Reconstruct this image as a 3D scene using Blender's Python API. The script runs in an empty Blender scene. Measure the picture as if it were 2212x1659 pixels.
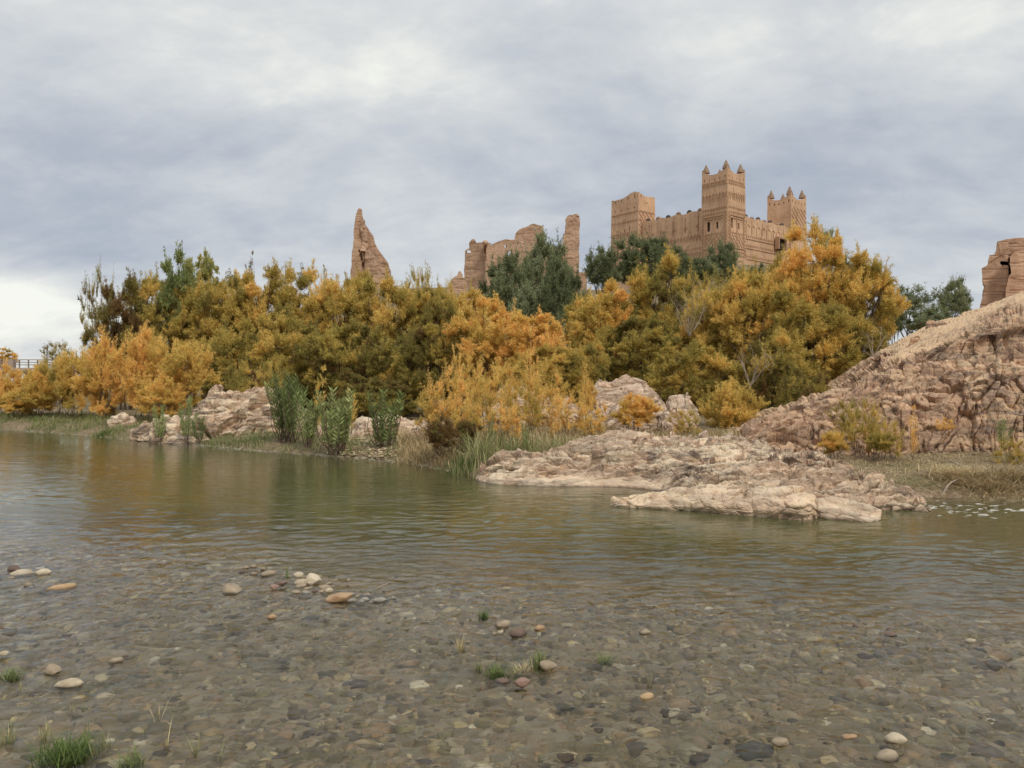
import bpy, math, random
import numpy as np
from mathutils import Vector

R = np.random.RandomState(7)
random.seed(7)
sc = bpy.context.scene
COL = sc.collection

# ------------------------------------------------------------------ camera, world, sun
H = 1.7            # eye height above the water
F = 1671.0         # focal length in units of a 2212 wide picture
cam_d = bpy.data.cameras.new('camera')
cam_d.sensor_width = 36.0
cam_d.lens = 36.0 * F / 2212.0
cam_d.clip_end = 6000.0
cam_d.clip_start = 0.05
cam = bpy.data.objects.new('camera', cam_d)
cam.location = (0, 0, H)
cam.rotation_euler = (math.radians(90), 0, 0)
COL.objects.link(cam)
sc.camera = cam

SUN_EL, SUN_AZ = math.radians(48), math.radians(150)      # azimuth clockwise from +Y (view direction)
world = bpy.data.worlds.new('World')
sc.world = world
world.use_nodes = True


class N:
    """small helper for node trees"""
    def __init__(s, nt):
        s.nt = nt
        nt.nodes.clear()

    def n(s, typ, **kw):
        nd = s.nt.nodes.new(typ)
        ins = kw.pop('i', {})
        for k, v in kw.items():
            setattr(nd, k, v)
        for k, v in ins.items():
            sock = nd.inputs[k]
            if isinstance(v, bpy.types.NodeSocket):
                s.nt.links.new(v, sock)
            else:
                sock.default_value = v
        return nd

    def math(s, op, a, b=0.0, c=0.0, clamp=False):
        nd = s.n('ShaderNodeMath', operation=op, use_clamp=clamp, i={0: a, 1: b, 2: c})
        return nd.outputs[0]

    def vmath(s, op, a, b=None):
        i = {0: a}
        if b is not None:
            i[1] = b
        return s.n('ShaderNodeVectorMath', operation=op, i=i)

    def mix(s, f, a, b, mode='MIX'):
        nd = s.n('ShaderNodeMix', data_type='RGBA', blend_type=mode)
        for k, v in ((0, f), (6, a), (7, b)):
            if isinstance(v, bpy.types.NodeSocket):
                s.nt.links.new(v, nd.inputs[k])
            else:
                nd.inputs[k].default_value = v if k == 0 else (*v, 1) if len(v) == 3 else v
        return nd.outputs[2]

    def ramp(s, f, stops, interp='LINEAR'):
        nd = s.n('ShaderNodeValToRGB', i={0: f})
        cr = nd.color_ramp
        cr.interpolation = interp
        while len(cr.elements) > 1:
            cr.elements.remove(cr.elements[-1])
        cr.elements[0].position = stops[0][0]
        cr.elements[0].color = (*stops[0][1], 1)
        for p, c in stops[1:]:
            e = cr.elements.new(p)
            e.color = (*c, 1)
        return nd.outputs[0]

    def noise(s, vec, scale, detail=4.0, rough=0.55, dist=0.0):
        return s.n('ShaderNodeTexNoise', i={'Vector': vec, 'Scale': scale, 'Detail': detail, 'Roughness': rough, 'Distortion': dist}).outputs[0]

    def mapping(s, vec, scale=(1, 1, 1), rot=(0, 0, 0), loc=(0, 0, 0)):
        return s.n('ShaderNodeMapping', i={'Vector': vec, 'Scale': scale, 'Rotation': rot, 'Location': loc}).outputs[0]

    def remap(s, v, a, b, c, d):
        return s.n('ShaderNodeMapRange', i={0: v, 1: a, 2: b, 3: c, 4: d}).outputs[0]


def dirpx(px, py):
    v = Vector(((px - 1106) / F, 1.0, (829.5 - py) / F))
    return tuple(v.normalized())


w = N(world.node_tree)
tc = w.n('ShaderNodeTexCoord').outputs['Generated']
sky = w.n('ShaderNodeTexSky', sky_type='NISHITA', sun_disc=False, sun_elevation=SUN_EL, sun_rotation=SUN_AZ)
sep = w.n('ShaderNodeSeparateXYZ', i={0: tc})
zc = w.math('MAXIMUM', sep.outputs[2], 0.0)
den = w.math('ADD', zc, 0.34)
pl = w.n('ShaderNodeCombineXYZ', i={0: w.math('DIVIDE', sep.outputs[0], den), 1: w.math('DIVIDE', sep.outputs[1], den), 2: 0.0}).outputs[0]
# broad cloud decks, then streaks drawn out sideways
m1 = w.mapping(pl, scale=(1.1, 1.2, 1), rot=(0, 0, 0.5), loc=(3.1, 1.3, 0))
n1 = w.noise(m1, 1.0, 5, 0.55, 0.9)
m2 = w.mapping(pl, scale=(2.7, 3.6, 1), rot=(0, 0, 0.6), loc=(7.7, 2.2, 0))
n2 = w.noise(m2, 1.0, 7, 0.58, 0.5)
m3 = w.mapping(pl, scale=(8.0, 11.5, 1), rot=(0, 0, 0.5), loc=(1.7, 9.2, 0))
n3 = w.noise(m3, 1.0, 6, 0.6, 0.2)
val = w.math('ADD', w.math('MULTIPLY', w.math('SUBTRACT', n1, 0.5), 0.75), w.math('MULTIPLY', w.math('SUBTRACT', n2, 0.5), 0.75))
val = w.math('ADD', val, w.math('MULTIPLY', w.math('SUBTRACT', n3, 0.5), 0.42))


def blob(px, py, sx, sy, amp, v):
    """a broad bank of thicker (negative) or thinner cloud round a direction"""
    d = dirpx(px, py)
    az = w.math('ARCTAN2', sep.outputs[0], sep.outputs[1])
    a0 = math.atan2(d[0], d[1])
    da = w.math('DIVIDE', w.math('SUBTRACT', az, a0), sx)
    de = w.math('DIVIDE', w.math('SUBTRACT', sep.outputs[2], d[2]), sy)
    r2 = w.math('ADD', w.math('MULTIPLY', da, da), w.math('MULTIPLY', de, de))
    e = w.math('POWER', 2.718, w.math('MULTIPLY', r2, -1.0))
    return w.math('ADD', v, w.math('MULTIPLY', e, amp))


for b in ((20, 640, .15, .035, .50), (0, 720, .26, .04, .22), (520, 110, .35, .09, .40), (60, 330, .40, .12, -.34),
          (1000, 300, .45, .06, -.06), (450, 400, .22, .03, .22), (1900, 60, .25, .05, .22), (2180, 200, .12, .05, .22), (1500, 420, .6, .05, -.05),
          (2000, 330, .35, .05, -.20), (2050, 640, .5, .05, .05)):
    val = blob(*b, val)
val = w.math('ADD', val, 0.53, clamp=True)
cc = w.ramp(val, [(0.0, (.29, .335, .405)), (0.3, (.385, .42, .48)), (0.52, (.48, .51, .545)), (0.72, (.585, .60, .605)), (1.0, (.78, .79, .73))])
# overcast sky brightens towards the zenith
zen = w.remap(sep.outputs[2], 0.42, 0.95, 1.0, 1.7)
cc = w.mix(1.0, cc, w.n('ShaderNodeCombineXYZ', i={0: zen, 1: zen, 2: zen}).outputs[0], 'MULTIPLY')
cc10 = w.mix(1.0, cc, (10.0, 10.0, 10.0), 'MULTIPLY')
col = w.mix(0.96, sky.outputs[0], cc10)
bg = w.n('ShaderNodeBackground', i={'Color': col, 'Strength': 0.1})
w.n('ShaderNodeOutputWorld', i={'Surface': bg.outputs[0]})

sd = bpy.data.lights.new('sun', 'SUN')
sd.energy = 1.5
sd.angle = math.radians(10)
sd.color = (1.0, 0.93, 0.82)
sun = bpy.data.objects.new('sun', sd)
dv = Vector((math.sin(SUN_AZ) * math.cos(SUN_EL), math.cos(SUN_AZ) * math.cos(SUN_EL), math.sin(SUN_EL)))
sun.rotation_euler = dv.to_track_quat('Z', 'Y').to_euler()
COL.objects.link(sun)

sc.view_settings.view_transform = 'Standard'
sc.view_settings.look = 'None'
sc.view_settings.exposure = 0.27
sc.view_settings.gamma = 1.0
sc.view_settings.use_curve_mapping = False
sc.cycles.max_bounces = 8
sc.cycles.transparent_max_bounces = 12

# ------------------------------------------------------------------ numpy noise
PERM = np.random.RandomState(3).permutation(256)
PERM = np.concatenate([PERM, PERM, PERM])
GRAD = np.random.RandomState(4).normal(size=(256, 3))
GRAD /= np.linalg.norm(GRAD, axis=1, keepdims=True)


def hsh(i, j, k):
    return PERM[PERM[PERM[i & 255] + (j & 255)] + (k & 255)]


def perlin(P):
    P = np.asarray(P, float)
    I = np.floor(P).astype(int)
    f = P - I
    u = f * f * f * (f * (f * 6 - 15) + 10)
    out = 0
    for dx in (0, 1):
        wx = u[:, 0] if dx else 1 - u[:, 0]
        for dy in (0, 1):
            wy = u[:, 1] if dy else 1 - u[:, 1]
            for dz in (0, 1):
                wz = u[:, 2] if dz else 1 - u[:, 2]
                g = GRAD[hsh(I[:, 0] + dx, I[:, 1] + dy, I[:, 2] + dz)]
                d = g[:, 0] * (f[:, 0] - dx) + g[:, 1] * (f[:, 1] - dy) + g[:, 2] * (f[:, 2] - dz)
                out = out + wx * wy * wz * d
    return out * 1.6


def fbm(P, oct=4, rough=0.5, ridged=False):
    a, s, t = 1.0, 0.0, 0.0
    P = np.asarray(P, float).copy()
    for o in range(oct):
        v = perlin(P)
        if ridged:
            v = 1 - 2 * np.abs(v)
        s = s + a * v
        t += a
        a *= rough
        P = P * 2.03 + 17.3
    return s / t


RND = np.random.RandomState(5).rand(256, 8)


def worley(P):
    """F1, F2, per cell randoms, offset from the cell's point"""
    P = np.asarray(P, float)
    I = np.floor(P).astype(int)
    n = len(P)
    f1 = np.full(n, 9e9); f2 = np.full(n, 9e9)
    best = np.zeros(n, int)
    off = np.zeros((n, 3))
    for dx in (-1, 0, 1):
        for dy in (-1, 0, 1):
            for dz in (-1, 0, 1):
                h = hsh(I[:, 0] + dx, I[:, 1] + dy, I[:, 2] + dz)
                o = P - (I + np.array([dx, dy, dz]) + RND[h, :3])
                d = (o * o).sum(1)
                m = d < f1
                f2 = np.where(m, f1, np.minimum(f2, d))
                best = np.where(m, h, best)
                off = np.where(m[:, None], o, off)
                f1 = np.where(m, d, f1)
    return np.sqrt(f1), np.sqrt(f2), RND[best], off


def facets(P, scale, tilt=0.8, crack=0.25):
    """broken rock: every cell a tilted plane, a groove where cells meet"""
    f1, f2, r, off = worley(P * scale)
    pl = (off * (r[:, 3:6] - 0.5) * 2).sum(1) * tilt + (r[:, 6] - 0.5) * 0.38
    g = np.clip((f2 - f1) / 0.14, 0, 1)
    return (pl - crack * (1 - g))


# ------------------------------------------------------------------ mesh helpers
def mk(name, V, Fc, mat=None, parent=None, smooth=False, attrs=None, link=True):
    me = bpy.data.meshes.new(name)
    V = np.asarray(V, np.float32)
    if isinstance(Fc, np.ndarray):
        k = Fc.shape[1]
        nf = len(Fc)
        me.vertices.add(len(V))
        me.vertices.foreach_set('co', V.ravel())
        me.loops.add(nf * k)
        me.loops.foreach_set('vertex_index', Fc.astype(np.int32).ravel())
        me.polygons.add(nf)
        me.polygons.foreach_set('loop_start', np.arange(0, nf * k, k, dtype=np.int32))
        me.polygons.foreach_set('loop_total', np.full(nf, k, dtype=np.int32))
    else:
        me.from_pydata([tuple(map(float, v)) for v in V], [], Fc)
    if attrs:
        for an, av in attrs.items():
            av = np.asarray(av, np.float32)
            if av.ndim == 1:
                a = me.attributes.new(an, 'FLOAT', 'POINT')
                a.data.foreach_set('value', av)
            else:
                a = me.attributes.new(an, 'FLOAT_COLOR', 'POINT')
                a.data.foreach_set('color', np.concatenate([av, np.ones((len(av), 1), np.float32)], 1).ravel())
    me.update(calc_edges=True)
    me.validate()
    if smooth:
        me.polygons.foreach_set('use_smooth', np.ones(len(me.polygons), bool))
    if mat:
        me.materials.append(mat)
    o = bpy.data.objects.new(name, me)
    if link:
        COL.objects.link(o)
    if parent is not None:
        o.parent = parent
    return o


def tag(o, label=None, cat=None, group=None, kind=None):
    if label: o['label'] = label
    if cat: o['category'] = cat
    if group: o['group'] = group
    if kind: o['kind'] = kind
    return o


def empty(name, loc, label, cat, group=None, rz=0.0):
    o = bpy.data.objects.new(name, None)
    o.empty_display_size = 0.3
    o.location = loc
    o.rotation_euler = (0, 0, rz)
    COL.objects.link(o)
    return tag(o, label, cat, group)


def gridf(nu, nv):
    """quads of a grid with nu x nv vertices, v major"""
    i = np.arange(nu - 1)[None, :] + np.arange(nv - 1)[:, None] * nu
    i = i.ravel()
    return np.stack([i, i + 1, i + 1 + nu, i + nu], 1)


class MB:
    """collects simple solids into one mesh"""
    def __init__(s):
        s.V, s.F = [], []

    def add(s, V, Fs):
        b = len(s.V)
        s.V.extend([tuple(map(float, v)) for v in V])
        s.F.extend([tuple(int(b + i) for i in f) for f in Fs])

    def hexa(s, v8):
        s.add(v8, [(0, 3, 2, 1), (4, 5, 6, 7), (0, 1, 5, 4), (1, 2, 6, 5), (2, 3, 7, 6), (3, 0, 4, 7)])

    def box(s, x0, x1, y0, y1, z0, z1):
        s.hexa([(x0, y0, z0), (x1, y0, z0), (x1, y1, z0), (x0, y1, z0), (x0, y0, z1), (x1, y0, z1), (x1, y1, z1), (x0, y1, z1)])

    def tube(s, pts, rad, k=5, cap=True):
        pts = [Vector(p) for p in pts]
        b = len(s.V)
        n = len(pts)
        for i, p in enumerate(pts):
            t = (pts[min(i + 1, n - 1)] - pts[max(i - 1, 0)])
            if t.length < 1e-9: t = Vector((0, 0, 1))
            t.normalize()
            a = t.cross(Vector((0.3, 0.9, 0.2)))
            if a.length < 1e-3: a = t.cross(Vector((1, 0, 0)))
            a.normalize()
            c = t.cross(a)
            r = rad[i] if hasattr(rad, '__len__') else rad
            for j in range(k):
                an = 2 * math.pi * j / k
                q = p + a * (math.cos(an) * r) + c * (math.sin(an) * r)
                s.V.append((q.x, q.y, q.z))
        for i in range(n - 1):
            for j in range(k):
                s.F.append((b + i * k + j, b + i * k + (j + 1) % k, b + (i + 1) * k + (j + 1) % k, b + (i + 1) * k + j))
        if cap:
            s.F.append(tuple(b + j for j in range(k))[::-1])
            s.F.append(tuple(b + (n - 1) * k + j for j in range(k)))

    def build(s, name, mat, parent=None, smooth=False, link=True):
        return mk(name, s.V, s.F, mat, parent, smooth, link=link)


def D(px, py, d):
    """the point a sight line meets at a distance d ahead"""
    return np.array([(px - 1106) / F * d, d, H + (829.5 - py) / F * d])


def Dw(px, py, z=0.0):
    d = (H - z) * F / (py - 829.5)
    return np.array([(px - 1106) / F * d, d, z])


def smooth01(x):
    x = np.clip(x, 0, 1)
    return x * x * (3 - 2 * x)


# ------------------------------------------------------------------ materials
def mat_new(name):
    m = bpy.data.materials.new(name)
    m.use_nodes = True
    return m, N(m.node_tree)


def finish(nd, shader):
    nd.n('ShaderNodeOutputMaterial', i={'Surface': shader})


def principled(nd, col, rough=0.9, normal=None, spec=0.3):
    i = {'Base Color': col if isinstance(col, bpy.types.NodeSocket) else (*col, 1), 'Roughness': rough, 'Specular IOR Level': spec}
    if normal is not None:
        i['Normal'] = normal
    return nd.n('ShaderNodeBsdfPrincipled', i=i).outputs[0]


def bump(nd, h, strength=0.5, dist=0.05, normal=None):
    i = {'Height': h, 'Strength': strength, 'Distance': dist}
    if normal is not None:
        i['Normal'] = normal
    return nd.n('ShaderNodeBump', i=i).outputs[0]


def mat_foliage(name, stops, spread=0.5, nscale=0.5, transl=0.25, light=0.3):
    """leaf colour: object colour red = place on the ramp, plus clump tint and patches"""
    m, nd = mat_new(name)
    oi = nd.n('ShaderNodeObjectInfo')
    base = nd.n('ShaderNodeSeparateColor', i={0: oi.outputs['Color']}).outputs[0]
    tint = nd.n('ShaderNodeAttribute', attribute_name='tint').outputs['Fac']
    pos = nd.n('ShaderNodeNewGeometry').outputs['Position']
    nz = nd.noise(pos, nscale, 4, 0.6)
    v = nd.math('ADD', base, nd.math('MULTIPLY', nd.math('SUBTRACT', tint, 0.5), spread))
    v = nd.math('ADD', v, nd.math('MULTIPLY', nd.math('SUBTRACT', nz, 0.5), 0.95), clamp=True)
    col = nd.ramp(v, stops)
    br = nd.remap(nd.n('ShaderNodeAttribute', attribute_name='leaf').outputs['Fac'], 0, 1, 1 - light, 1 + light)
    col = nd.mix(1.0, col, nd.n('ShaderNodeCombineXYZ', i={0: br, 1: br, 2: br}).outputs[0], 'MULTIPLY')
    d = nd.n('ShaderNodeBsdfDiffuse', i={'Color': col})
    t = nd.n('ShaderNodeBsdfTranslucent', i={'Color': col})
    mx = nd.n('ShaderNodeMixShader', i={0: transl, 1: d.outputs[0], 2: t.outputs[0]})
    finish(nd, mx.outputs[0])
    return m


M = {}
M['tam'] = mat_foliage('tamarisk_leaf', [(0.0, (.25, .155, .065)), (0.2, (.27, .235, .075)), (0.42, (.55, .43, .12)), (0.68, (.82, .59, .18)), (1.0, (.93, .59, .20))], 0.5)
M['olive'] = mat_foliage('olive_leaf', [(0, (.12, .14, .07)), (0.5, (.27, .30, .155)), (1, (.52, .54, .34))], 0.5)
M['willow'] = mat_foliage('willow_leaf', [(0, (.15, .19, .07)), (0.5, (.30, .34, .13)), (1, (.62, .54, .18))], 0.5)
M['oleander'] = mat_foliage('oleander_leaf', [(0, (.16, .20, .075)), (0.5, (.34, .39, .15)), (1, (.64, .62, .32))], 0.5)
M['straw'] = mat_foliage('straw_blade', [(0, (.11, .08, .045)), (0.35, (.24, .175, .085)), (0.6, (.42, .315, .165)), (1, (.68, .54, .32))], 0.6)
M['grass'] = mat_foliage('grass_blade', [(0, (.08, .13, .03)), (0.35, (.20, .25, .09)), (0.6, (.36, .33, .16)), (1, (.62, .50, .30))], 0.5)


def mat_bark(name, c1, c2):
    m, nd = mat_new(name)
    pos = nd.n('ShaderNodeNewGeometry').outputs['Position']
    nz = nd.noise(nd.mapping(pos, scale=(6, 6, 1.5)), 3, 5, 0.6)
    finish(nd, principled(nd, nd.ramp(nz, [(0.3, c1), (0.7, c2)]), 0.9, bump(nd, nz, 0.6, 0.02)))
    return m


M['bark'] = mat_bark('bark', (.07, .045, .03), (.19, .13, .09))
M['deadwood'] = mat_bark('dead_wood', (.22, .17, .12), (.48, .40, .31))


def mat_rock(name, cream, pink, grey, sand_amt=0.5, sc_=1.0, dust=(.62, .45, .30)):
    m, nd = mat_new(name)
    geo = nd.n('ShaderNodeNewGeometry')
    pos = geo.outputs['Position']
    big = nd.noise(pos, 0.45 * sc_, 5, 0.6, 0.4)
    med = nd.noise(nd.mapping(pos, rot=(0.3, 0.5, 0.2), scale=(1, 1, 2.4)), 1.8 * sc_, 6, 0.65, 0.6)
    fine = nd.noise(pos, 14 * sc_, 6, 0.7)
    vor = nd.n('ShaderNodeTexVoronoi', feature='F1', i={'Vector': nd.mapping(pos, rot=(0.2, 0.7, 0.4), scale=(1.0, 1.6, 3.0)), 'Scale': 2.6 * sc_, 'Randomness': 1.0})
    c = nd.ramp(med, [(0.37, grey), (0.46, pink), (0.53, cream)])
    lay = nd.noise(nd.mapping(pos, rot=(0.45, 0.3, 0.2), scale=(0.5, 0.6, 7.0)), 1.6 * sc_, 5, 0.65, 0.3)
    c = nd.mix(nd.remap(lay, 0.50, 0.60, 0, 0.75), c, grey)
    c = nd.mix(nd.remap(big, 0.42, 0.6, 0.0, 0.65), c, pink)
    # each broken face its own shade of the stone
    cellv = nd.n('ShaderNodeSeparateColor', i={0: vor.outputs['Color']}).outputs[0]
    br = nd.math('ADD', nd.remap(cellv, 0, 1, 0.66, 1.22), nd.remap(fine, 0.3, 0.7, -0.16, 0.16))
    c = nd.mix(1.0, c, nd.n('ShaderNodeCombineXYZ', i={0: br, 1: br, 2: br}).outputs[0], 'MULTIPLY')
    # wind-blown dust lies on the level faces
    up = nd.n('ShaderNodeSeparateXYZ', i={0: geo.outputs['Normal']}).outputs[2]
    dn = nd.math('ADD', up, nd.math('MULTIPLY', nd.math('SUBTRACT', nd.noise(pos, 2.5, 5, 0.6), 0.5), 0.9))
    at = nd.n('ShaderNodeAttribute', attribute_name='sand').outputs['Fac']
    dn = nd.math('MAXIMUM', nd.math('MULTIPLY', nd.remap(dn, 0.62, 0.95, 0.0, 1.0), sand_amt), at)
    c = nd.mix(dn, c, dust)
    # blackish crust of lichen and dried algae in blotches
    lich = nd.noise(pos, 3.3, 6, 0.75)
    c = nd.mix(nd.remap(lich, 0.57, 0.68, 0, 0.6), c, (.12, .10, .085))
    wet = nd.remap(nd.math('ADD', nd.n('ShaderNodeSeparateXYZ', i={0: pos}).outputs[2], nd.math('MULTIPLY', fine, 0.05)), 0.03, 0.07, 0.45, 1.0)
    c = nd.mix(1.0, c, nd.n('ShaderNodeCombineXYZ', i={0: wet, 1: wet, 2: wet}).outputs[0], 'MULTIPLY')
    hgt = nd.math('ADD', nd.math('MULTIPLY', med, 0.6), nd.math('MULTIPLY', fine, 0.35))
    hgt = nd.math('ADD', hgt, nd.math('MULTIPLY', vor.outputs['Distance'], -0.5))
    finish(nd, principled(nd, c, 0.92, bump(nd, hgt, 0.9, 0.09 / sc_)))
    return m


M['rock'] = mat_rock('pale_rock', (.70, .565, .40), (.50, .34, .225), (.25, .20, .16), 0.42, dust=(.72, .59, .42))
M['cliff'] = mat_rock('mauve_rock', (.58, .40, .25), (.44, .27, .172), (.25, .18, .135), 0.45, dust=(.66, .465, .28))
M['boulder'] = mat_rock('pink_rock', (.64, .50, .37), (.50, .345, .24), (.32, .25, .195), 0.5, dust=(.70, .56, .40))
M['spit'] = mat_rock('smooth_cream_rock', (.68, .53, .36), (.58, .41, .27), (.40, .29, .20), 0.5, dust=(.74, .60, .43))


def mat_adobe(name, c1, c2, course=0.0, bstr=0.5):
    m, nd = mat_new(name)
    pos = nd.n('ShaderNodeNewGeometry').outputs['Position']
    n1 = nd.noise(pos, 0.35, 6, 0.62)
    n2 = nd.noise(nd.mapping(pos, scale=(1, 1, 3)), 2.2, 6, 0.7)
    streak = nd.noise(nd.mapping(pos, scale=(2.5, 2.5, 0.22)), 1.4, 5, 0.6)
    c = nd.ramp(nd.math('ADD', nd.math('MULTIPLY', n1, 0.6), nd.math('MULTIPLY', streak, 0.4)), [(0.36, c1), (0.62, c2)])
    br = nd.remap(n2, 0.3, 0.7, 0.82, 1.14)
    c = nd.mix(1.0, c, nd.n('ShaderNodeCombineXYZ', i={0: br, 1: br, 2: br}).outputs[0], 'MULTIPLY')
    h = n2
    if course:
        z = nd.n('ShaderNodeSeparateXYZ', i={0: pos}).outputs[2]
        wv = nd.math('FRACT', nd.math('DIVIDE', nd.math('ADD', z, nd.math('MULTIPLY', n1, 0.25)), course))
        g = nd.remap(nd.math('ABSOLUTE', nd.math('SUBTRACT', wv, 0.5)), 0.44, 0.5, 1.0, 0.0)
        h = nd.math('ADD', nd.math('MULTIPLY', n2, 0.5), nd.math('MULTIPLY', g, 0.5))
    fine = nd.noise(pos, 11, 5, 0.7)
    h = nd.math('ADD', h, nd.math('MULTIPLY', fine, 0.3))
    finish(nd, principled(nd, c, 0.95, bump(nd, h, bstr, 0.12), 0.15))
    return m


M['adobe'] = mat_adobe('adobe', (.50, .31, .19), (.72, .48, .31), 0.0)
M['adobe_trim'] = mat_adobe('adobe_relief_shade', (.43, .27, .17), (.54, .35, .225), 0.0, 0.3)  # darker than the walls: the pattern's shadow lines put into the colour
M['ruin'] = mat_adobe('rammed_earth', (.38, .24, .16), (.56, .375, .255), 0.85, 0.4)
M['ruin_near'] = mat_adobe('rammed_earth_courses', (.36, .225, .15), (.53, .345, .235), 0.55, 0.6)


def mat_plain(name, c, rough=0.8, nscale=8.0, var=0.3):
    m, nd = mat_new(name)
    pos = nd.n('ShaderNodeNewGeometry').outputs['Position']
    nz = nd.noise(pos, nscale, 5, 0.65)
    lo = tuple(x * (1 - var) for x in c)
    hi = tuple(min(1, x * (1 + var)) for x in c)
    finish(nd, principled(nd, nd.ramp(nz, [(0.3, lo), (0.7, hi)]), rough, bump(nd, nz, 0.3, 0.02)))
    return m


M['dark'] = mat_plain('recess_shade', (.035, .025, .02))  # near-black colour painting the shade inside the openings
M['thatch'] = mat_plain('dark_thatch', (.11, .085, .07), 0.95)
M['cap'] = mat_plain('weathered_cap', (.31, .215, .15), 0.95, 3)
M['concrete'] = mat_plain('bridge_concrete', (.42, .33, .27), 0.9, 2)
M['rail'] = mat_plain('bridge_rail', (.30, .24, .20), 0.7)
M['foam'] = mat_plain('foam', (.62, .60, .53), 0.8, 30, 0.1)
M['scum'] = mat_plain('river_scum', (.38, .35, .26), 0.8, 20, 0.3)
M['bird'] = mat_plain('bird_feather', (.05, .045, .04), 0.8)

# ground: dusty earth, grass tinted near the water, gravel under water
m, nd = mat_new('earth')
geo = nd.n('ShaderNodeNewGeometry')
pos = geo.outputs['Position']
n1 = nd.noise(pos, 0.8, 6, 0.6)
n2 = nd.noise(pos, 9, 6, 0.7)
dry = nd.ramp(n2, [(0.3, (.11, .075, .045)), (0.5, (.24, .17, .105)), (0.7, (.40, .31, .20))])
grn = nd.ramp(n2, [(0.3, (.06, .065, .02)), (0.7, (.17, .17, .06))])
c = nd.mix(nd.remap(n1, 0.40, 0.60, 0.0, 0.6), dry, grn)
vor = nd.n('ShaderNodeTexVoronoi', feature='F1', i={'Vector': nd.mapping(pos, scale=(1, 0.8, 1)), 'Scale': 15.0})
cv = nd.n('ShaderNodeSeparateColor', i={0: vor.outputs['Color']}).outputs[0]
peb = nd.ramp(cv, [(0.0, (.13, .10, .07)), (0.3, (.24, .20, .14)), (0.55, (.34, .25, .17)), (0.8, (.30, .28, .22)), (1.0, (.55, .46, .34))])
silt = nd.ramp(nd.noise(pos, 1.7, 6, 0.65), [(0.35, (.12, .115, .055)), (0.5, (.25, .20, .11)), (0.65, (.44, .32, .19))])
zz = nd.n('ShaderNodeSeparateXYZ', i={0: pos}).outputs[2]
bedc = nd.mix(nd.remap(n1, 0.40, 0.62, 0.15, 0.7), peb, silt)
under = nd.remap(zz, -0.02, 0.02, 0.0, 1.0)
c2 = nd.mix(under, bedc, c)
hh = nd.math('ADD', nd.math('MULTIPLY', n2, 0.6), nd.math('MULTIPLY', vor.outputs['Distance'], -1.2))
finish(nd, principled(nd, c2, 0.95, bump(nd, hh, 0.7, 0.03), 0.2))
M['earth'] = m

# pebbles
m, nd = mat_new('pebble')
pos = nd.n('ShaderNodeNewGeometry').outputs['Position']
t = nd.n('ShaderNodeAttribute', attribute_name='tint').outputs['Fac']
c = nd.ramp(t, [(0.0, (.08, .065, .05)), (0.2, (.20, .155, .10)), (0.36, (.38, .285, .17)), (0.52, (.30, .265, .15)), (0.66, (.48, .33, .20)), (0.8, (.52, .43, .25)), (0.92, (.70, .56, .33)), (1.0, (.85, .76, .60))])
nz = nd.noise(pos, 25, 5, 0.7)
br = nd.remap(nz, 0.3, 0.7, 0.62, 1.02)
c = nd.mix(1.0, c, nd.n('ShaderNodeCombineXYZ', i={0: br, 1: br, 2: br}).outputs[0], 'MULTIPLY')
finish(nd, principled(nd, c, 0.75, bump(nd, nz, 0.3, 0.01)))
M['pebble'] = m


def mat_stone(name, top, low, rough=0.6):
    """a river stone: dry above the waterline, wet and darker at its foot"""
    m, nd = mat_new(name)
    pos = nd.n('ShaderNodeNewGeometry').outputs['Position']
    nz = nd.noise(pos, 9, 6, 0.65)
    fn = nd.noise(pos, 45, 5, 0.7)
    z = nd.n('ShaderNodeSeparateXYZ', i={0: pos}).outputs[2]
    c = nd.mix(nd.remap(nz, 0.35, 0.65, 0, 1), top, low)
    wet = nd.remap(nd.math('ADD', z, nd.math('MULTIPLY', nz, 0.03)), 0.028, 0.05, 0.30, 1.0)
    br = nd.math('MULTIPLY', wet, nd.remap(fn, 0.3, 0.7, 0.85, 1.12))
    c = nd.mix(1.0, c, nd.n('ShaderNodeCombineXYZ', i={0: br, 1: br, 2: br}).outputs[0], 'MULTIPLY')
    finish(nd, principled(nd, c, rough, bump(nd, nd.math('ADD', nz, nd.math('MULTIPLY', fn, 0.4)), 0.45, 0.02)))
    return m


STONE = {
    'cream': mat_stone('cream_stone', (.64, .54, .39), (.40, .32, .21)),
    'tan': mat_stone('tan_stone', (.42, .33, .22), (.26, .20, .13)),
    'brown': mat_stone('brown_stone', (.22, .14, .10), (.13, .09, .07)),
    'orange': mat_stone('orange_stone', (.52, .36, .19), (.36, .22, .12)),
    'red': mat_stone('reddish_stone', (.33, .21, .155), (.22, .14, .105)),
    'grey': mat_stone('grey_stone', (.36, .33, .27), (.24, .22, .18)),
    'olive': mat_stone('algae_green_stone', (.34, .32, .16), (.22, .21, .10)),
}

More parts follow.
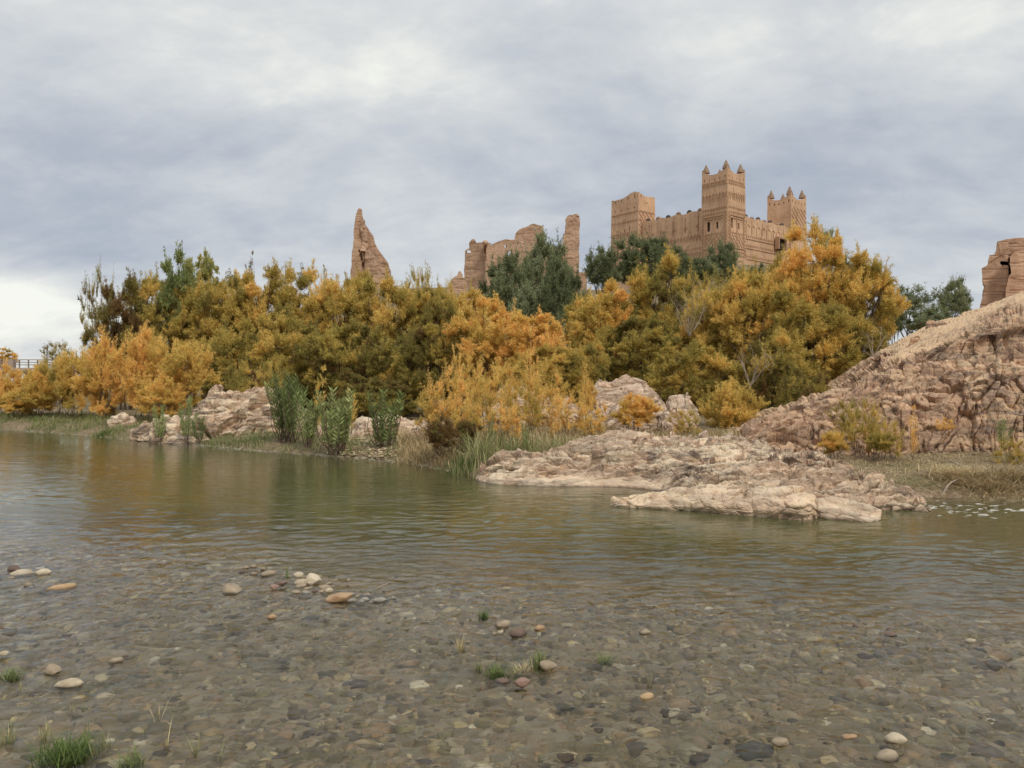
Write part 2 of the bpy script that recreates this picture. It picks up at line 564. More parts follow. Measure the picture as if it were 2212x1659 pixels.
# water: reflects by Fresnel, clear where shallow, murky where deep
m, nd = mat_new('river_water')
pos = nd.n('ShaderNodeNewGeometry').outputs['Position']
dep = nd.n('ShaderNodeAttribute', attribute_name='depth').outputs['Fac']
r1 = nd.noise(nd.mapping(pos, rot=(0, 0, 0.25), scale=(1.0, 2.4, 1)), 2.6, 3, 0.55, 0.6)
r2 = nd.noise(nd.mapping(pos, rot=(0, 0, -0.2), scale=(1.0, 2.0, 1)), 9.0, 4, 0.6, 0.8)
r3 = nd.noise(nd.mapping(pos, rot=(0, 0, 0.1), scale=(1.0, 1.5, 1)), 28.0, 3, 0.55)
patch = nd.noise(nd.mapping(pos, scale=(0.35, 0.7, 1), rot=(0, 0, 0.3)), 0.8, 3, 0.5)
amp = nd.remap(patch, 0.38, 0.62, 0.35, 1.2)
hgt = nd.math('ADD', nd.math('MULTIPLY', r1, 1.0), nd.math('MULTIPLY', nd.math('ADD', nd.math('MULTIPLY', r2, 0.30), nd.math('MULTIPLY', r3, 0.07)), amp))
nrm = bump(nd, hgt, 1.0, 0.0085)
fr = nd.n('ShaderNodeFresnel', i={'IOR': 1.333, 'Normal': nrm}).outputs[0]
gl = nd.n('ShaderNodeBsdfGlossy', i={'Color': (1, 1, 1, 1), 'Roughness': 0.03, 'Normal': nrm})
tr = nd.n('ShaderNodeBsdfRefraction', i={'Color': (.93, .92, .84, 1), 'Roughness': 0.0, 'IOR': 1.33, 'Normal': nrm})
murk = nd.n('ShaderNodeBsdfDiffuse', i={'Color': (.088, .088, .036, 1)})
mf = nd.remap(dep, 0.08, 0.60, 0.02, 0.93)
body = nd.n('ShaderNodeMixShader', i={0: mf, 1: tr.outputs[0], 2: murk.outputs[0]})
mx = nd.n('ShaderNodeMixShader', i={0: fr, 1: body.outputs[0], 2: gl.outputs[0]})
finish(nd, mx.outputs[0])
M['water'] = m

# ------------------------------------------------------------------ terrain
shore_px = [(-346, 918), (0, 925), (173, 938), (285, 949), (415, 958), (536, 970), (691, 981), (873, 996), (1020, 1029), (1296, 1050), (1599, 1059),
            (1858, 1072), (2014, 1075), (2212, 1086), (2500, 1106)]
SH = np.array([Dw(a, b) for a, b in shore_px])
SHX = np.concatenate([[-400, -60], SH[:, 0], [14, 30, 400]])
SHY = np.concatenate([[70, 40], SH[:, 1], [9.5, 9.0, 9.0]])
rif_px = [(0, 1200), (250, 1192), (430, 1215), (640, 1268), (1050, 1292), (1500, 1335), (2212, 1372)]
RF = np.array([Dw(a, b) for a, b in rif_px])
RFX = np.concatenate([[-60, -9], RF[:, 0], [5, 60]])
RFY = np.concatenate([[8.4, 8.0], RF[:, 1], [5.1, 5.0]])


def ground_z(x, y):
    x = np.asarray(x, float); y = np.asarray(y, float)
    ys = np.interp(x, SHX, SHY)
    s = (y - ys) * 0.85
    P = np.stack([x, y, np.zeros_like(x)], -1).reshape(-1, 3)
    n1 = fbm(P * 0.6, 4).reshape(x.shape)
    n2 = fbm(P * 2.7 + 5, 3).reshape(x.shape)
    # bed
    yr = np.interp(x, RFX, RFY) + 0.25 * n1
    t = y - yr
    deep = -0.10 - 0.64 * smooth01(t / 4.6)
    shal = -0.075 - 0.03 * smooth01((y - 3) / 2) + 0.035 * smooth01((1.6 - np.abs(t)) / 1.6) + 0.03 * n1 + 0.012 * n2
    # shallow bar with stones showing at the left and in the middle
    shal = shal + 0.06 * np.exp(-((x + 1.9) / .8) ** 2 - ((y - 6.2) / .35) ** 2) + 0.05 * np.exp(-((x + 2.6) / 1.1) ** 2 - ((y - 3.1) / .5) ** 2)
    bed = np.where(t > 0, deep + 0.03 * n1, shal)
    bed = np.maximum(bed, -0.9)
    bank_under = -0.02 + s * 0.55                      # shelving in to the far bank
    bed = np.where(s < 0, np.maximum(bed, np.minimum(bank_under, 0)), bed)
    # own shore behind the camera
    bed = np.maximum(bed, 0.15 - (y - 0.2) * 0.22 - 0.03)
    land = 0.02 + 0.20 * (1 - np.exp(-np.maximum(s, 0) / 0.5)) + 0.035 * np.clip(s, 0, 14) + 0.08 * n1 * smooth01(s / 1.5) + 0.03 * n2 * smooth01(s / 0.6)
    hill = 11.0 * smooth01((y - 46) / 38) * (1 - smooth01((x / np.maximum(y, 1) - .41) / .10)) * smooth01((x + 36) / 22 + 0.1 * n1) * (1 - smooth01((y - 170) / 120))
    hill = hill + 6.0 * smooth01((y - 84) / 20) * smooth01((x - 18) / 8) * (1 - smooth01((x / np.maximum(y, 1) - .41) / .10)) * (1 - smooth01((y - 170) / 120))
    hill2 = 2.0 * smooth01((x - 10 - (y - 20) * .1) / 9) * smooth01((y - 18) / 14) * (1 - smooth01((y - 40) / 30))
    land = land + hill + hill2 + 0.5 * fbm(P * 0.08, 3).reshape(x.shape) * smooth01((y - 30) / 30)
    far = 1.2 * smooth01((y - 60) / 60) * smooth01((-x - 30) / 30)
    land = land + far
    return np.where(s > 0, land, bed)


def graded(a, b, n, g):
    t = np.linspace(0, 1, n)
    return a + (b - a) * (np.exp(g * t) - 1) / (math.exp(g) - 1)


ys_ = np.concatenate([[-2000, -300, -60, -12, -4, -1], np.linspace(0.4, 9, 130), graded(9.07, 60, 190, 2.0)[0:], graded(61, 400, 50, 2.0), [700, 1500, 4000]])
xs_p = np.concatenate([np.linspace(0, 8, 110), graded(8.08, 60, 90, 2.3), graded(62, 500, 30, 2.5), [1200, 4000]])
xs_ = np.concatenate([-xs_p[:0:-1], xs_p])
X, Y = np.meshgrid(xs_, ys_)
Z = ground_z(X, Y)
V = np.stack([X.ravel(), Y.ravel(), Z.ravel()], 1)
o = mk('ground', V, gridf(len(xs_), len(ys_)), M['earth'], smooth=True)
tag(o, 'river bed and dusty earth banks rising to the kasbah hill', None, kind='structure')


def gz(x, y):
    return float(ground_z(np.array([x]), np.array([y]))[0])


# water sheet
pyr = np.concatenate([np.linspace(2600, 1700, 50), np.linspace(1697, 900, 420), np.linspace(897, 850, 14)])
yw = np.concatenate([[-30, -5, 0.2], H * F / (pyr - 829.5)])
uw = np.concatenate([[-6, -2.5, -1.3], np.linspace(-0.82, 0.82, 330), [1.3, 2.5, 6]])
U, Yw = np.meshgrid(uw, yw)
Xw = U * np.maximum(np.abs(Yw), 1.5)
Pw = np.stack([Xw.ravel(), Yw.ravel(), np.zeros(Xw.size)], 1)
yr = np.interp(Pw[:, 0], RFX, RFY)
t = Pw[:, 1] - yr
near = smooth01(1 - t / 1.0)
A = Pw.copy(); A[:, 0] += 0.15 * A[:, 1]
Wq = A + 0.12 * np.stack([fbm(A * 1.1, 2), fbm(A * 1.1 + 20, 2), A[:, 2]], 1)
gust = 0.35 + 0.9 * smooth01(0.5 + 1.3 * fbm(A * [.28, .5, 1] + 4, 2))
ripple = 0.0060 * fbm(Wq * [2.0, 5.0, 1], 2, 0.5) + 0.0062 * (1 - 2 * np.abs(fbm(Wq * [3.2, 9.0, 1] + 9, 2))) + 0.0020 * fbm(Wq * [8, 18, 1] + 3, 2)
riff = 0.017 * (1 - 2 * np.abs(fbm(Wq * [3.4, 5.0, 1] + 50, 2))) + 0.0110 * (1 - 2 * np.abs(fbm(Wq * [8.0, 12.0, 1] + 70, 2))) + 0.0040 * fbm(Wq * [20, 26, 1], 2)
wv = (ripple * gust * 1.75) * (1 - near) + riff * near * (.55 + .6 * gust)
wv = wv * smooth01(1.25 - Pw[:, 1] / 26)
Pw[:, 2] = wv
depth = np.clip(-ground_z(Pw[:, 0], Pw[:, 1]), 0, 2)
o = mk('river', Pw, gridf(len(uw), len(yw)), M['water'], smooth=True, attrs={'depth': depth})
tag(o, 'slow clear river, rippled over a shallow pebble bed', None, kind='structure')


# ------------------------------------------------------------------ rocks
def spline_rows(C, t):
    """Catmull-Rom through control points C (n, ...) at t in 0..n-1"""
    n = len(C)
    i = np.clip(np.floor(t).astype(int), 0, n - 2)
    f = (t - i).reshape((-1,) + (1,) * (C.ndim - 1))
    p0 = C[np.clip(i - 1, 0, n - 1)]; p1 = C[i]; p2 = C[i + 1]; p3 = C[np.clip(i + 2, 0, n - 1)]
    return 0.5 * (2 * p1 + (p2 - p0) * f + (2 * p0 - 5 * p1 + 4 * p2 - p3) * f * f + (3 * p1 - p0 - 3 * p2 + p3) * f ** 3)


def rock_sheet(name, cols, nu, nv, mat, disp, back=2.5, label=None, cat='rock', group=None, kind=None, sand=None, rows_t=None, drop=0.5):
    """cols: list of rows-of-points per column, each [(px,py,d), ...] from the foot in front to the crest; a back row is added"""
    C = []
    for c in cols:
        pts = [D(*p) for p in c]
        foot = pts[0].copy(); foot[2] -= drop; foot[1] -= 0.02
        last = pts[-1]
        bk = last.copy(); bk[1] += back; bk[0] += 0.0
        bk[2] = min(gz(bk[0], bk[1]) - 0.4, last[2] - 0.3)
        C.append([foot] + pts + [bk])
    C = np.array(C)                                   # cols, rows, 3
    tv = np.linspace(0, C.shape[1] - 1, nv)
    tu = np.linspace(0, C.shape[0] - 1, nu)
    A = spline_rows(C, tu)                            # nu, rows, 3
    A = np.transpose(spline_rows(np.transpose(A, (1, 0, 2)), tv), (0, 1, 2))   # nv, nu, 3
    du = np.gradient(A, axis=1); dvv = np.gradient(A, axis=0)
    nr = np.cross(du, dvv)
    nr /= np.maximum(np.linalg.norm(nr, axis=2, keepdims=True), 1e-9)
    P = A.reshape(-1, 3)
    nn = nr.reshape(-1, 3)
    vv = np.repeat(tv / (C.shape[1] - 1), nu)
    uu = np.tile(tu / (C.shape[0] - 1), nv)
    edge = smooth01(np.minimum(uu, 1 - uu) / 0.03)
    h = disp(P, uu, vv)
    P = P + nn * (h * (0.25 + 0.75 * edge))[:, None]
    at = {'sand': sand(P, uu, vv)} if sand else {'sand': np.zeros(len(P))}
    o = mk(name, P, gridf(nu, nv), mat, attrs=at)
    o.data.polygons.foreach_set('use_smooth', np.zeros(len(o.data.polygons), bool))
    tag(o, label, cat, group, kind)
    return o


def rotm(ax, ay, az):
    cx, sx, cy, sy, cz, sz = math.cos(ax), math.sin(ax), math.cos(ay), math.sin(ay), math.cos(az), math.sin(az)
    return np.array([[1, 0, 0], [0, cx, -sx], [0, sx, cx]]) @ np.array([[cy, 0, sy], [0, 1, 0], [-sy, 0, cy]]) @ np.array([[cz, -sz, 0], [sz, cz, 0], [0, 0, 1]])


def lim_v(u):
    return 0.82 - 0.22 * smooth01((u - .38) / .08) + 0.06 * smooth01((u - .6) / .1)


def disp_cliff(P, u, v):
    Rm = rotm(0.12, -0.18, 0.35)
    Q = P @ Rm.T
    Wp = Q + 0.25 * np.stack([fbm(Q * 0.9, 3), fbm(Q * 0.9 + 31, 3), fbm(Q * 0.9 + 57, 3)], 1)
    cliff = 1 - smooth01((v - lim_v(u) + 0.06 * fbm(P * 0.8, 2)) / 0.10)
    a = facets(Wp * [1.2, 1, 0.24], 1.5, 1.1, 0.25) * 0.20
    b = facets(Wp * [1.2, 1, 0.24] + 9, 3.8, 1.2, 0.25) * 0.11
    c = facets(Wp * [1, 1, 0.5] + 4, 9.0, 1.1, 0.25) * 0.034
    d = 0.25 * fbm(P * 0.55, 3)
    sandy = 0.16 * fbm(P * [0.5, 0.5, 0.8], 4) + 0.06 * facets(P * [1, .5, 1.5], 1.1, .8, .2) + 0.03 * facets(P, 3.0, .9, .2) + 0.02 * fbm(P * 6, 2)
    return d * 0.7 + cliff * (a + b + c) + (1 - cliff) * sandy


def sand_cliff(P, u, v):
    return np.clip(smooth01((v - lim_v(u) + 0.10 * fbm(P * 0.9, 3)) / 0.08) * 0.85 - 0.2 * (fbm(P * 1.6 + 3, 4) > 0.25), 0, 1)


cliff_cols = [
    [(1545, 1000, 14.6), (1550, 985, 15.2), (1560, 968, 15.8), (1560, 962, 16.4), (1560, 965, 17)],
    [(1600, 1000, 14.6), (1600, 970, 15.2), (1602, 950, 15.8), (1604, 944, 16.4), (1604, 955, 17.5)],
    [(1660, 998, 14.7), (1660, 955, 15.3), (1662, 925, 16.0), (1664, 908, 16.8), (1664, 915, 18.5)],
    [(1745, 995, 14.8), (1745, 940, 15.4), (1748, 900, 16.2), (1750, 870, 17.2), (1750, 872, 19.5)],
    [(1830, 993, 14.8), (1830, 925, 15.5), (1835, 875, 16.4), (1840, 838, 17.6), (1840, 826, 21)],
    [(1905, 991, 14.9), (1905, 905, 15.6), (1908, 840, 16.7), (1912, 790, 18.4), (1900, 762, 24)],
    [(1985, 990, 15.0), (1985, 880, 15.7), (1988, 800, 16.9), (1990, 745, 18.6), (1985, 716, 27)],
    [(2060, 990, 15.0), (2060, 860, 15.6), (2062, 775, 16.7), (2062, 716, 18.4), (2050, 698, 29)],
    [(2140, 993, 14.9), (2140, 845, 15.4), (2140, 750, 16.4), (2140, 690, 18.0), (2120, 668, 31)],
    [(2220, 997, 14.7), (2220, 835, 15.2), (2220, 735, 16.1), (2220, 672, 17.8), (2210, 640, 32)],
    [(2340, 1002, 14.3), (2340, 815, 14.8), (2340, 712, 15.7), (2340, 650, 17.5), (2340, 612, 33)],
    [(2520, 1010, 13.6), (2520, 795, 14.2), (2520, 690, 15.1), (2520, 630, 17.2), (2520, 590, 33)],
    [(2800, 1030, 12.6), (2800, 790, 13.2), (2800, 690, 14.2), (2800, 640, 16.5), (2800, 590, 33)],
]
rock_sheet('rocky_hillside', cliff_cols, 500, 300, M['cliff'], disp_cliff, back=10,
           label='steep mauve rock slope on the right bank, sandy near its top', cat='hillside', sand=sand_cliff)


def disp_shelf(P, u, v):
    Rm = rotm(0.5, 0.35, 0.2)
    Q = P @ Rm.T
    Wp = Q + 0.12 * np.stack([fbm(Q * 1.8, 3), fbm(Q * 1.8 + 31, 3), fbm(Q * 1.8 + 57, 3)], 1)
    low = smooth01((0.42 - v) / 0.16) * smooth01((0.55 - u) / 0.15)        # smooth water-worn apron on the left
    a = facets(Wp * [.45, 1, 2.2], 1.8, 1.0, 0.35) * 0.17
    b = facets(Wp * [.55, 1, 2.4] + 9, 4.4, 1.15, 0.45) * 0.09
    c = facets(Wp * [.7, 1, 1.8] + 4, 10, 1.1, 0.4) * 0.034
    d = 0.10 * fbm(P * 1.1, 4, ridged=True)
    sm = 0.06 * fbm(P * 1.3, 4) + 0.015 * fbm(P * 7, 3)
    return (d + a + b + c) * (1 - low) + low * sm


shelf_cols = [
    [(1028, 1038, 13.6), (1030, 1032, 13.9), (1034, 1026, 14.2), (1040, 1024, 14.6)],
    [(1060, 1045, 13.1), (1062, 1022, 13.5), (1068, 1005, 13.9), (1075, 1002, 14.6)],
    [(1105, 1049, 12.95), (1106, 1020, 13.3), (1110, 998, 13.7), (1115, 990, 14.5)],
    [(1180, 1051, 12.85), (1180, 1022, 13.2), (1182, 1000, 13.6), (1185, 986, 14.6)],
    [(1250, 1052, 12.8), (1250, 1022, 13.2), (1255, 985, 14.0), (1262, 958, 15.6)],
    [(1330, 1054, 12.7), (1330, 1018, 13.2), (1335, 975, 14.2), (1345, 946, 16.2)],
    [(1420, 1062, 12.3), (1420, 1022, 12.8), (1425, 978, 14.0), (1435, 952, 16.2)],
    [(1520, 1080, 11.4), (1520, 1035, 12.0), (1525, 990, 13.5), (1530, 957, 16.0)],
    [(1610, 1094, 10.8), (1610, 1045, 11.5), (1615, 1000, 13.0), (1620, 963, 15.4)],
    [(1700, 1098, 10.6), (1700, 1055, 11.3), (1705, 1015, 12.5), (1710, 982, 14.2)],
    [(1780, 1100, 10.5), (1785, 1068, 11.1), (1790, 1035, 11.9), (1795, 1006, 12.9)],
    [(1850, 1102, 10.45), (1855, 1080, 10.9), (1860, 1055, 11.5), (1865, 1034, 12.1)],
    [(1920, 1104, 10.4), (1922, 1090, 10.7), (1925, 1074, 11.1), (1928, 1062, 11.5)],
    [(1975, 1105, 10.35), (1976, 1098, 10.55), (1978, 1090, 10.8), (1980, 1084, 11.0)],
    [(2012, 1107, 10.3), (2012, 1105, 10.35), (2012, 1103, 10.4), (2012, 1102, 10.5)],
]
rock_sheet('rock_shelf', shelf_cols, 470, 330, M['rock'], disp_shelf, back=0.8,
           label='long broken shelf of pale pinkish rock reaching into the river', cat='rock')


def disp_spit(P, u, v):
    return 0.04 * fbm(P * 2.2, 4) + 0.016 * fbm(P * 9, 3) + 0.045 * facets(P * [.6, 1, 1.5], 3.2, 1.0, .3) + .02 * facets(P * [.8, 1, 1.3], 8, 1.0, .4) + 0.02 * np.sin(u * 21) * (v > .3)


spit_cols = [
    [(1316, 1094, 10.75), (1317, 1091, 10.8), (1318, 1089, 10.85), (1320, 1089, 10.9)],
    [(1350, 1097, 10.6), (1350, 1091, 10.62), (1352, 1085, 10.72), (1352, 1083, 10.85)],
    [(1400, 1100, 10.5), (1400, 1089, 10.52), (1402, 1080, 10.62), (1404, 1077, 10.85)],
    [(1460, 1103, 10.38), (1460, 1090, 10.4), (1461, 1076, 10.5), (1462, 1070, 10.8)],
    [(1520, 1108, 10.2), (1520, 1092, 10.2), (1520, 1073, 10.35), (1522, 1061, 10.75)],
    [(1580, 1113, 10.0), (1580, 1094, 10.0), (1580, 1074, 10.15), (1582, 1060, 10.6)],
    [(1640, 1117, 9.85), (1640, 1098, 9.85), (1640, 1076, 10.0), (1642, 1062, 10.45)],
    [(1700, 1121, 9.7), (1700, 1099, 9.68), (1700, 1080, 9.82), (1702, 1067, 10.25)],
    [(1735, 1124, 9.6), (1735, 1098, 9.56), (1735, 1080, 9.7), (1736, 1070, 10.1)],
    [(1756, 1123, 9.62), (1757, 1105, 9.6), (1756, 1090, 9.72), (1755, 1082, 10.0)],
    [(1766, 1118, 9.8), (1766, 1115, 9.85), (1766, 1112, 9.9), (1766, 1111, 9.95)],
]
rock_sheet('rock_spit', spit_cols, 240, 90, M['spit'], disp_spit, back=0.25,
           label='smooth cream rock tongue lying in the water before the shelf', cat='rock', drop=0.25)
tail_cols = [
    [(1752, 1112, 9.95), (1752, 1106, 10.0), (1752, 1100, 10.05), (1752, 1097, 10.2)],
    [(1790, 1120, 9.7), (1790, 1106, 9.8), (1790, 1094, 9.95), (1790, 1086, 10.3)],
    [(1830, 1124, 9.6), (1830, 1112, 9.7), (1830, 1101, 9.85), (1830, 1092, 10.2)],
    [(1870, 1127, 9.5), (1870, 1120, 9.6), (1870, 1112, 9.7), (1870, 1103, 10.0)],
    [(1903, 1124, 9.62), (1903, 1122, 9.66), (1903, 1120, 9.7), (1903, 1117, 9.8)],
]
rock_sheet('low_rock', tail_cols, 140, 70, M['rock'], lambda P, u, v: 0.02 * fbm(P * 3, 3) + facets(P * [1, 1, 2], 6, .8, .35) * .025, back=0.2,
           label='low pinkish rough rock just right of the cream rock tongue', cat='rock', drop=0.2)


def disp_out(P, u, v):
    Q = P @ rotm(0.4, 0.5, 0.1).T
    Wp = Q + 0.15 * np.stack([fbm(Q * 1.4, 3), fbm(Q * 1.4 + 31, 3), fbm(Q * 1.4 + 57, 3)], 1)
    return 0.14 * fbm(P * 0.9, 3) + facets(Wp * [.8, 1, 1.3], 1.1, 1.1, 0.5) * 0.34 + facets(Wp * [.8, 1, 1.6] + 9, 2.5, 1.1, 0.4) * 0.15 + facets(Wp + 4, 6.0, 1., .3) * 0.05


left_cols = [
    [(275, 953, 23.0), (277, 950, 23.1), (280, 947, 23.2), (284, 946, 23.5)],
    [(310, 954, 22.6), (312, 942, 22.9), (316, 932, 23.2), (320, 925, 23.7)],
    [(355, 956, 22.3), (357, 935, 22.6), (360, 915, 23.1), (364, 899, 23.8)],
    [(400, 957, 22.0), (402, 930, 22.4), (405, 906, 23.0), (410, 889, 24.0)],
    [(440, 957, 21.9), (442, 922, 22.3), (445, 892, 23.0), (450, 866, 24.2)],
    [(480, 954, 22.0), (481, 912, 22.4), (485, 878, 23.1), (490, 850, 24.2)],
    [(535, 950, 22.3), (535, 908, 22.7), (538, 874, 23.3), (545, 850, 24.4)],
    [(590, 948, 22.4), (590, 910, 22.8), (592, 880, 23.4), (596, 858, 24.4)],
    [(640, 948, 22.2), (640, 918, 22.6), (642, 895, 23.2), (645, 878, 24.2)],
    [(690, 952, 21.5), (690, 938, 21.8), (692, 925, 22.2), (694, 915, 23.0)],
]
rock_sheet('rock_outcrop', left_cols, 280, 150, M['rock'], disp_out, back=1.2,
           label='pale jagged rock outcrop on the bank left of the oleanders', cat='rock')
boul = [
    ('round_boulder', [(1262, 1325, 1448), (905, 818, 872), 21.5, 'big pinkish dome boulder among the gold shrubs behind the shelf']),
]


def mound(name, x0, xm, x1, yb, yt, d, depth, label, mat='boulder', seed=0, n=150, rough=1.0, group=None):
    cols = []
    for k in range(7):
        t = k / 6
        px = x0 + (x1 - x0) * t
        tm = (xm - x0) / (x1 - x0)
        a = t / tm if t < tm else (1 - t) / (1 - tm)
        hh = math.sqrt(max(0.0, 1 - (1 - a) ** 2)) * (0.9 + 0.12 * math.sin(seed + k * 2.3))
        yt_ = yb + (yt - yb) * hh
        cols.append([(px, yb, d), (px, yb + (yt_ - yb) * 0.55, d + depth * .12), (px, yb + (yt_ - yb) * 0.9, d + depth * .35), (px, yt_, d + depth * .6)])
    def dd(P, u, v):
        Q = P @ rotm(0.3 + seed, 0.4, seed).T
        return rough * (0.08 * fbm(Q * 1.2, 3) + facets(Q * [.7, 1, 1.6] + seed, 1.3, .8, .35) * .16 + facets(Q * [.8, 1, 1.8] + seed, 3.5, .9, .35) * .06 + facets(Q + seed, 8, .9, .3) * .02)
    return rock_sheet(name, cols, n, int(n * .6), M[mat], dd, back=depth * .4, label=label, cat='rock', group=group)


mound('boulder', 1255, 1335, 1455, 905, 816, 21.5, 2.4, 'big pinkish dome boulder among the gold shrubs behind the shelf')
mound('boulder', 1308, 1365, 1450, 915, 858, 20.3, 1.6, 'lower rounded pink boulder in front of the dome boulder', seed=2, n=110)
mound('boulder', 1275, 1292, 1312, 903, 872, 20.0, 0.6, 'small reddish boulder at the left foot of the dome boulder', seed=4, n=50)
mound('boulder', 1040, 1090, 1262, 905, 838, 22.5, 2.0, 'long low whitish rock behind the central orange shrubs', seed=3, n=170)
mound('boulder', 1430, 1478, 1510, 915, 850, 20.0, 1.5, 'grey pink boulder at the foot of the gold tamarisk', seed=5, n=90)
mound('boulder', 745, 830, 925, 945, 893, 20.6, 2.2, 'pale rock patch behind the oleanders', seed=6, n=110, mat='rock')
mound('boulder', 655, 720, 800, 952, 912, 21.2, 1.6, 'low pale rock ledge behind the yellow green oleander', seed=16, n=90, mat='rock')
mound('boulder', 880, 930, 990, 938, 908, 19.0, 1.4, 'low pale rock left of the central orange shrubs', seed=17, n=70, mat='rock')
mound('boulder', 232, 262, 300, 915, 896, 26.5, 1.2, 'small pale pointed rock on the grassy left bank', seed=7, n=60, mat='rock')
mound('boulder', 462, 478, 500, 880, 842, 23.4, 0.8, 'squarish block on top of the left rock outcrop', seed=9, n=50, mat='rock')
mound('boulder', 1992, 2012, 2060, 742, 704, 21.5, 1.0, 'smooth brown block half way up the sandy right slope', seed=11, n=80, mat='cliff', rough=.4)
mound('boulder', 1960, 1976, 1996, 760, 738, 20.0, .5, 'small brown stone below the block on the right slope', seed=12, n=40, mat='cliff', rough=.5)


# ------------------------------------------------------------------ pebbles and stones
import bmesh


def ico(sub):
    bm = bmesh.new()
    bmesh.ops.create_icosphere(bm, subdivisions=sub, radius=1.0)
    V = np.array([v.co[:] for v in bm.verts])
    Fc = np.array([[v.index for v in f.verts] for f in bm.faces])
    bm.free()
    return V, Fc


def pebble_shape(sub, seed, rough=0.25, flat=0.55, angular=0.0):
    V, Fc = ico(sub)
    n = fbm(V * 0.9 + seed * 7.7, 3)
    r = 1 + rough * n
    if angular:
        rs = np.random.RandomState(seed)
        for k in range(9):
            d = rs.normal(size=3); d /= np.linalg.norm(d)
            lim = rs.uniform(0.55, 0.85)
            dd = (V * r[:, None]) @ d
            over = np.clip(dd - lim, 0, None)
            V = V - (over * angular)[:, None] * d[None]
    V = V * r[:, None]
    V[:, 2] *= flat
    return V, Fc


PEB = [pebble_shape(2, s, 0.3, 0.35 + 0.06 * s) for s in range(6)]
PEB1 = [pebble_shape(1, s, 0.3, 0.5) for s in range(4)]


def merge_pebbles(name, xs, ys, zs, sizes, tints, shapes, mat, label):
    Vs, Fs, Ts = [], [], []
    b = 0
    which = R.randint(0, len(shapes), len(xs))
    for w_ in range(len(shapes)):
        m_ = which == w_
        k = m_.sum()
        if not k: continue
        V0, F0 = shapes[w_]
        a = R.rand(k) * 6.28
        sx = sizes[m_] * R.uniform(.8, 1.25, k); sy = sizes[m_] * R.uniform(.55, .9, k); sz = sizes[m_] * R.uniform(.6, 1.0, k)
        x = V0[None, :, 0] * sx[:, None]; y = V0[None, :, 1] * sy[:, None]; z = V0[None, :, 2] * sz[:, None]
        ti = R.normal(0, .15, k)
        z = z + x * ti[:, None]
        X_ = x * np.cos(a)[:, None] - y * np.sin(a)[:, None] + xs[m_][:, None]
        Y_ = x * np.sin(a)[:, None] + y * np.cos(a)[:, None] + ys[m_][:, None]
        Z_ = z + zs[m_][:, None]
        nv = len(V0)
        Vs.append(np.stack([X_, Y_, Z_], 2).reshape(-1, 3))
        Fs.append((F0[None] + (np.arange(k) * nv)[:, None, None] + b).reshape(-1, 3))
        Ts.append(np.repeat(tints[m_], nv))
        b += k * nv
    o = mk(name, np.concatenate(Vs), np.concatenate(Fs), mat, smooth=True, attrs={'tint': np.concatenate(Ts)})
    return tag(o, label, None, kind='stuff')


nP = 17000
u_ = R.uniform(-.78, .78, nP)
yy = np.sqrt(R.uniform(2.1 ** 2, 8.2 ** 2, nP))
xx = u_ * yy + R.normal(0, .1, nP)
yr = np.interp(xx, RFX, RFY)
keep = yy < yr + R.uniform(-.1, .8, nP)
xx, yy = xx[keep], yy[keep]
sz = np.clip(R.lognormal(math.log(.019), .55, len(xx)), .009, .075)
gzv = ground_z(xx, yy)
zz_ = gzv + sz * 0.04
top = zz_ + sz * .5
zz_ = np.where(top > -0.012, zz_ - (top + 0.012), zz_)     # keep the mass of them under water
tt = np.clip(R.beta(2.0, 2.2, len(xx)) + (R.rand(len(xx)) < .05) * .4, 0, 1)
nr_ = yy < 4.6
merge_pebbles('gravel', xx[nr_], yy[nr_], zz_[nr_], sz[nr_], tt[nr_], PEB, M['pebble'], 'rounded river gravel under the clear shallow water in front')
nr_ = ~nr_
merge_pebbles('gravel', xx[nr_], yy[nr_], zz_[nr_], sz[nr_] * 1.15, tt[nr_], PEB1, M['pebble'], 'small river gravel under the riffle further out')

# scree of small grey stones behind the oleanders
k = 2600
px_ = R.uniform(700, 985, k); d_ = R.uniform(17.0, 20.6, k)
xs2 = (px_ - 1106) / F * d_
s2 = R.uniform(.015, .055, k)
merge_pebbles('gravel', xs2, d_, ground_z(xs2, d_) + s2 * .3, s2, R.uniform(.45, 1, k), PEB1, M['pebble'], 'pale loose stones on the bank behind the oleanders')

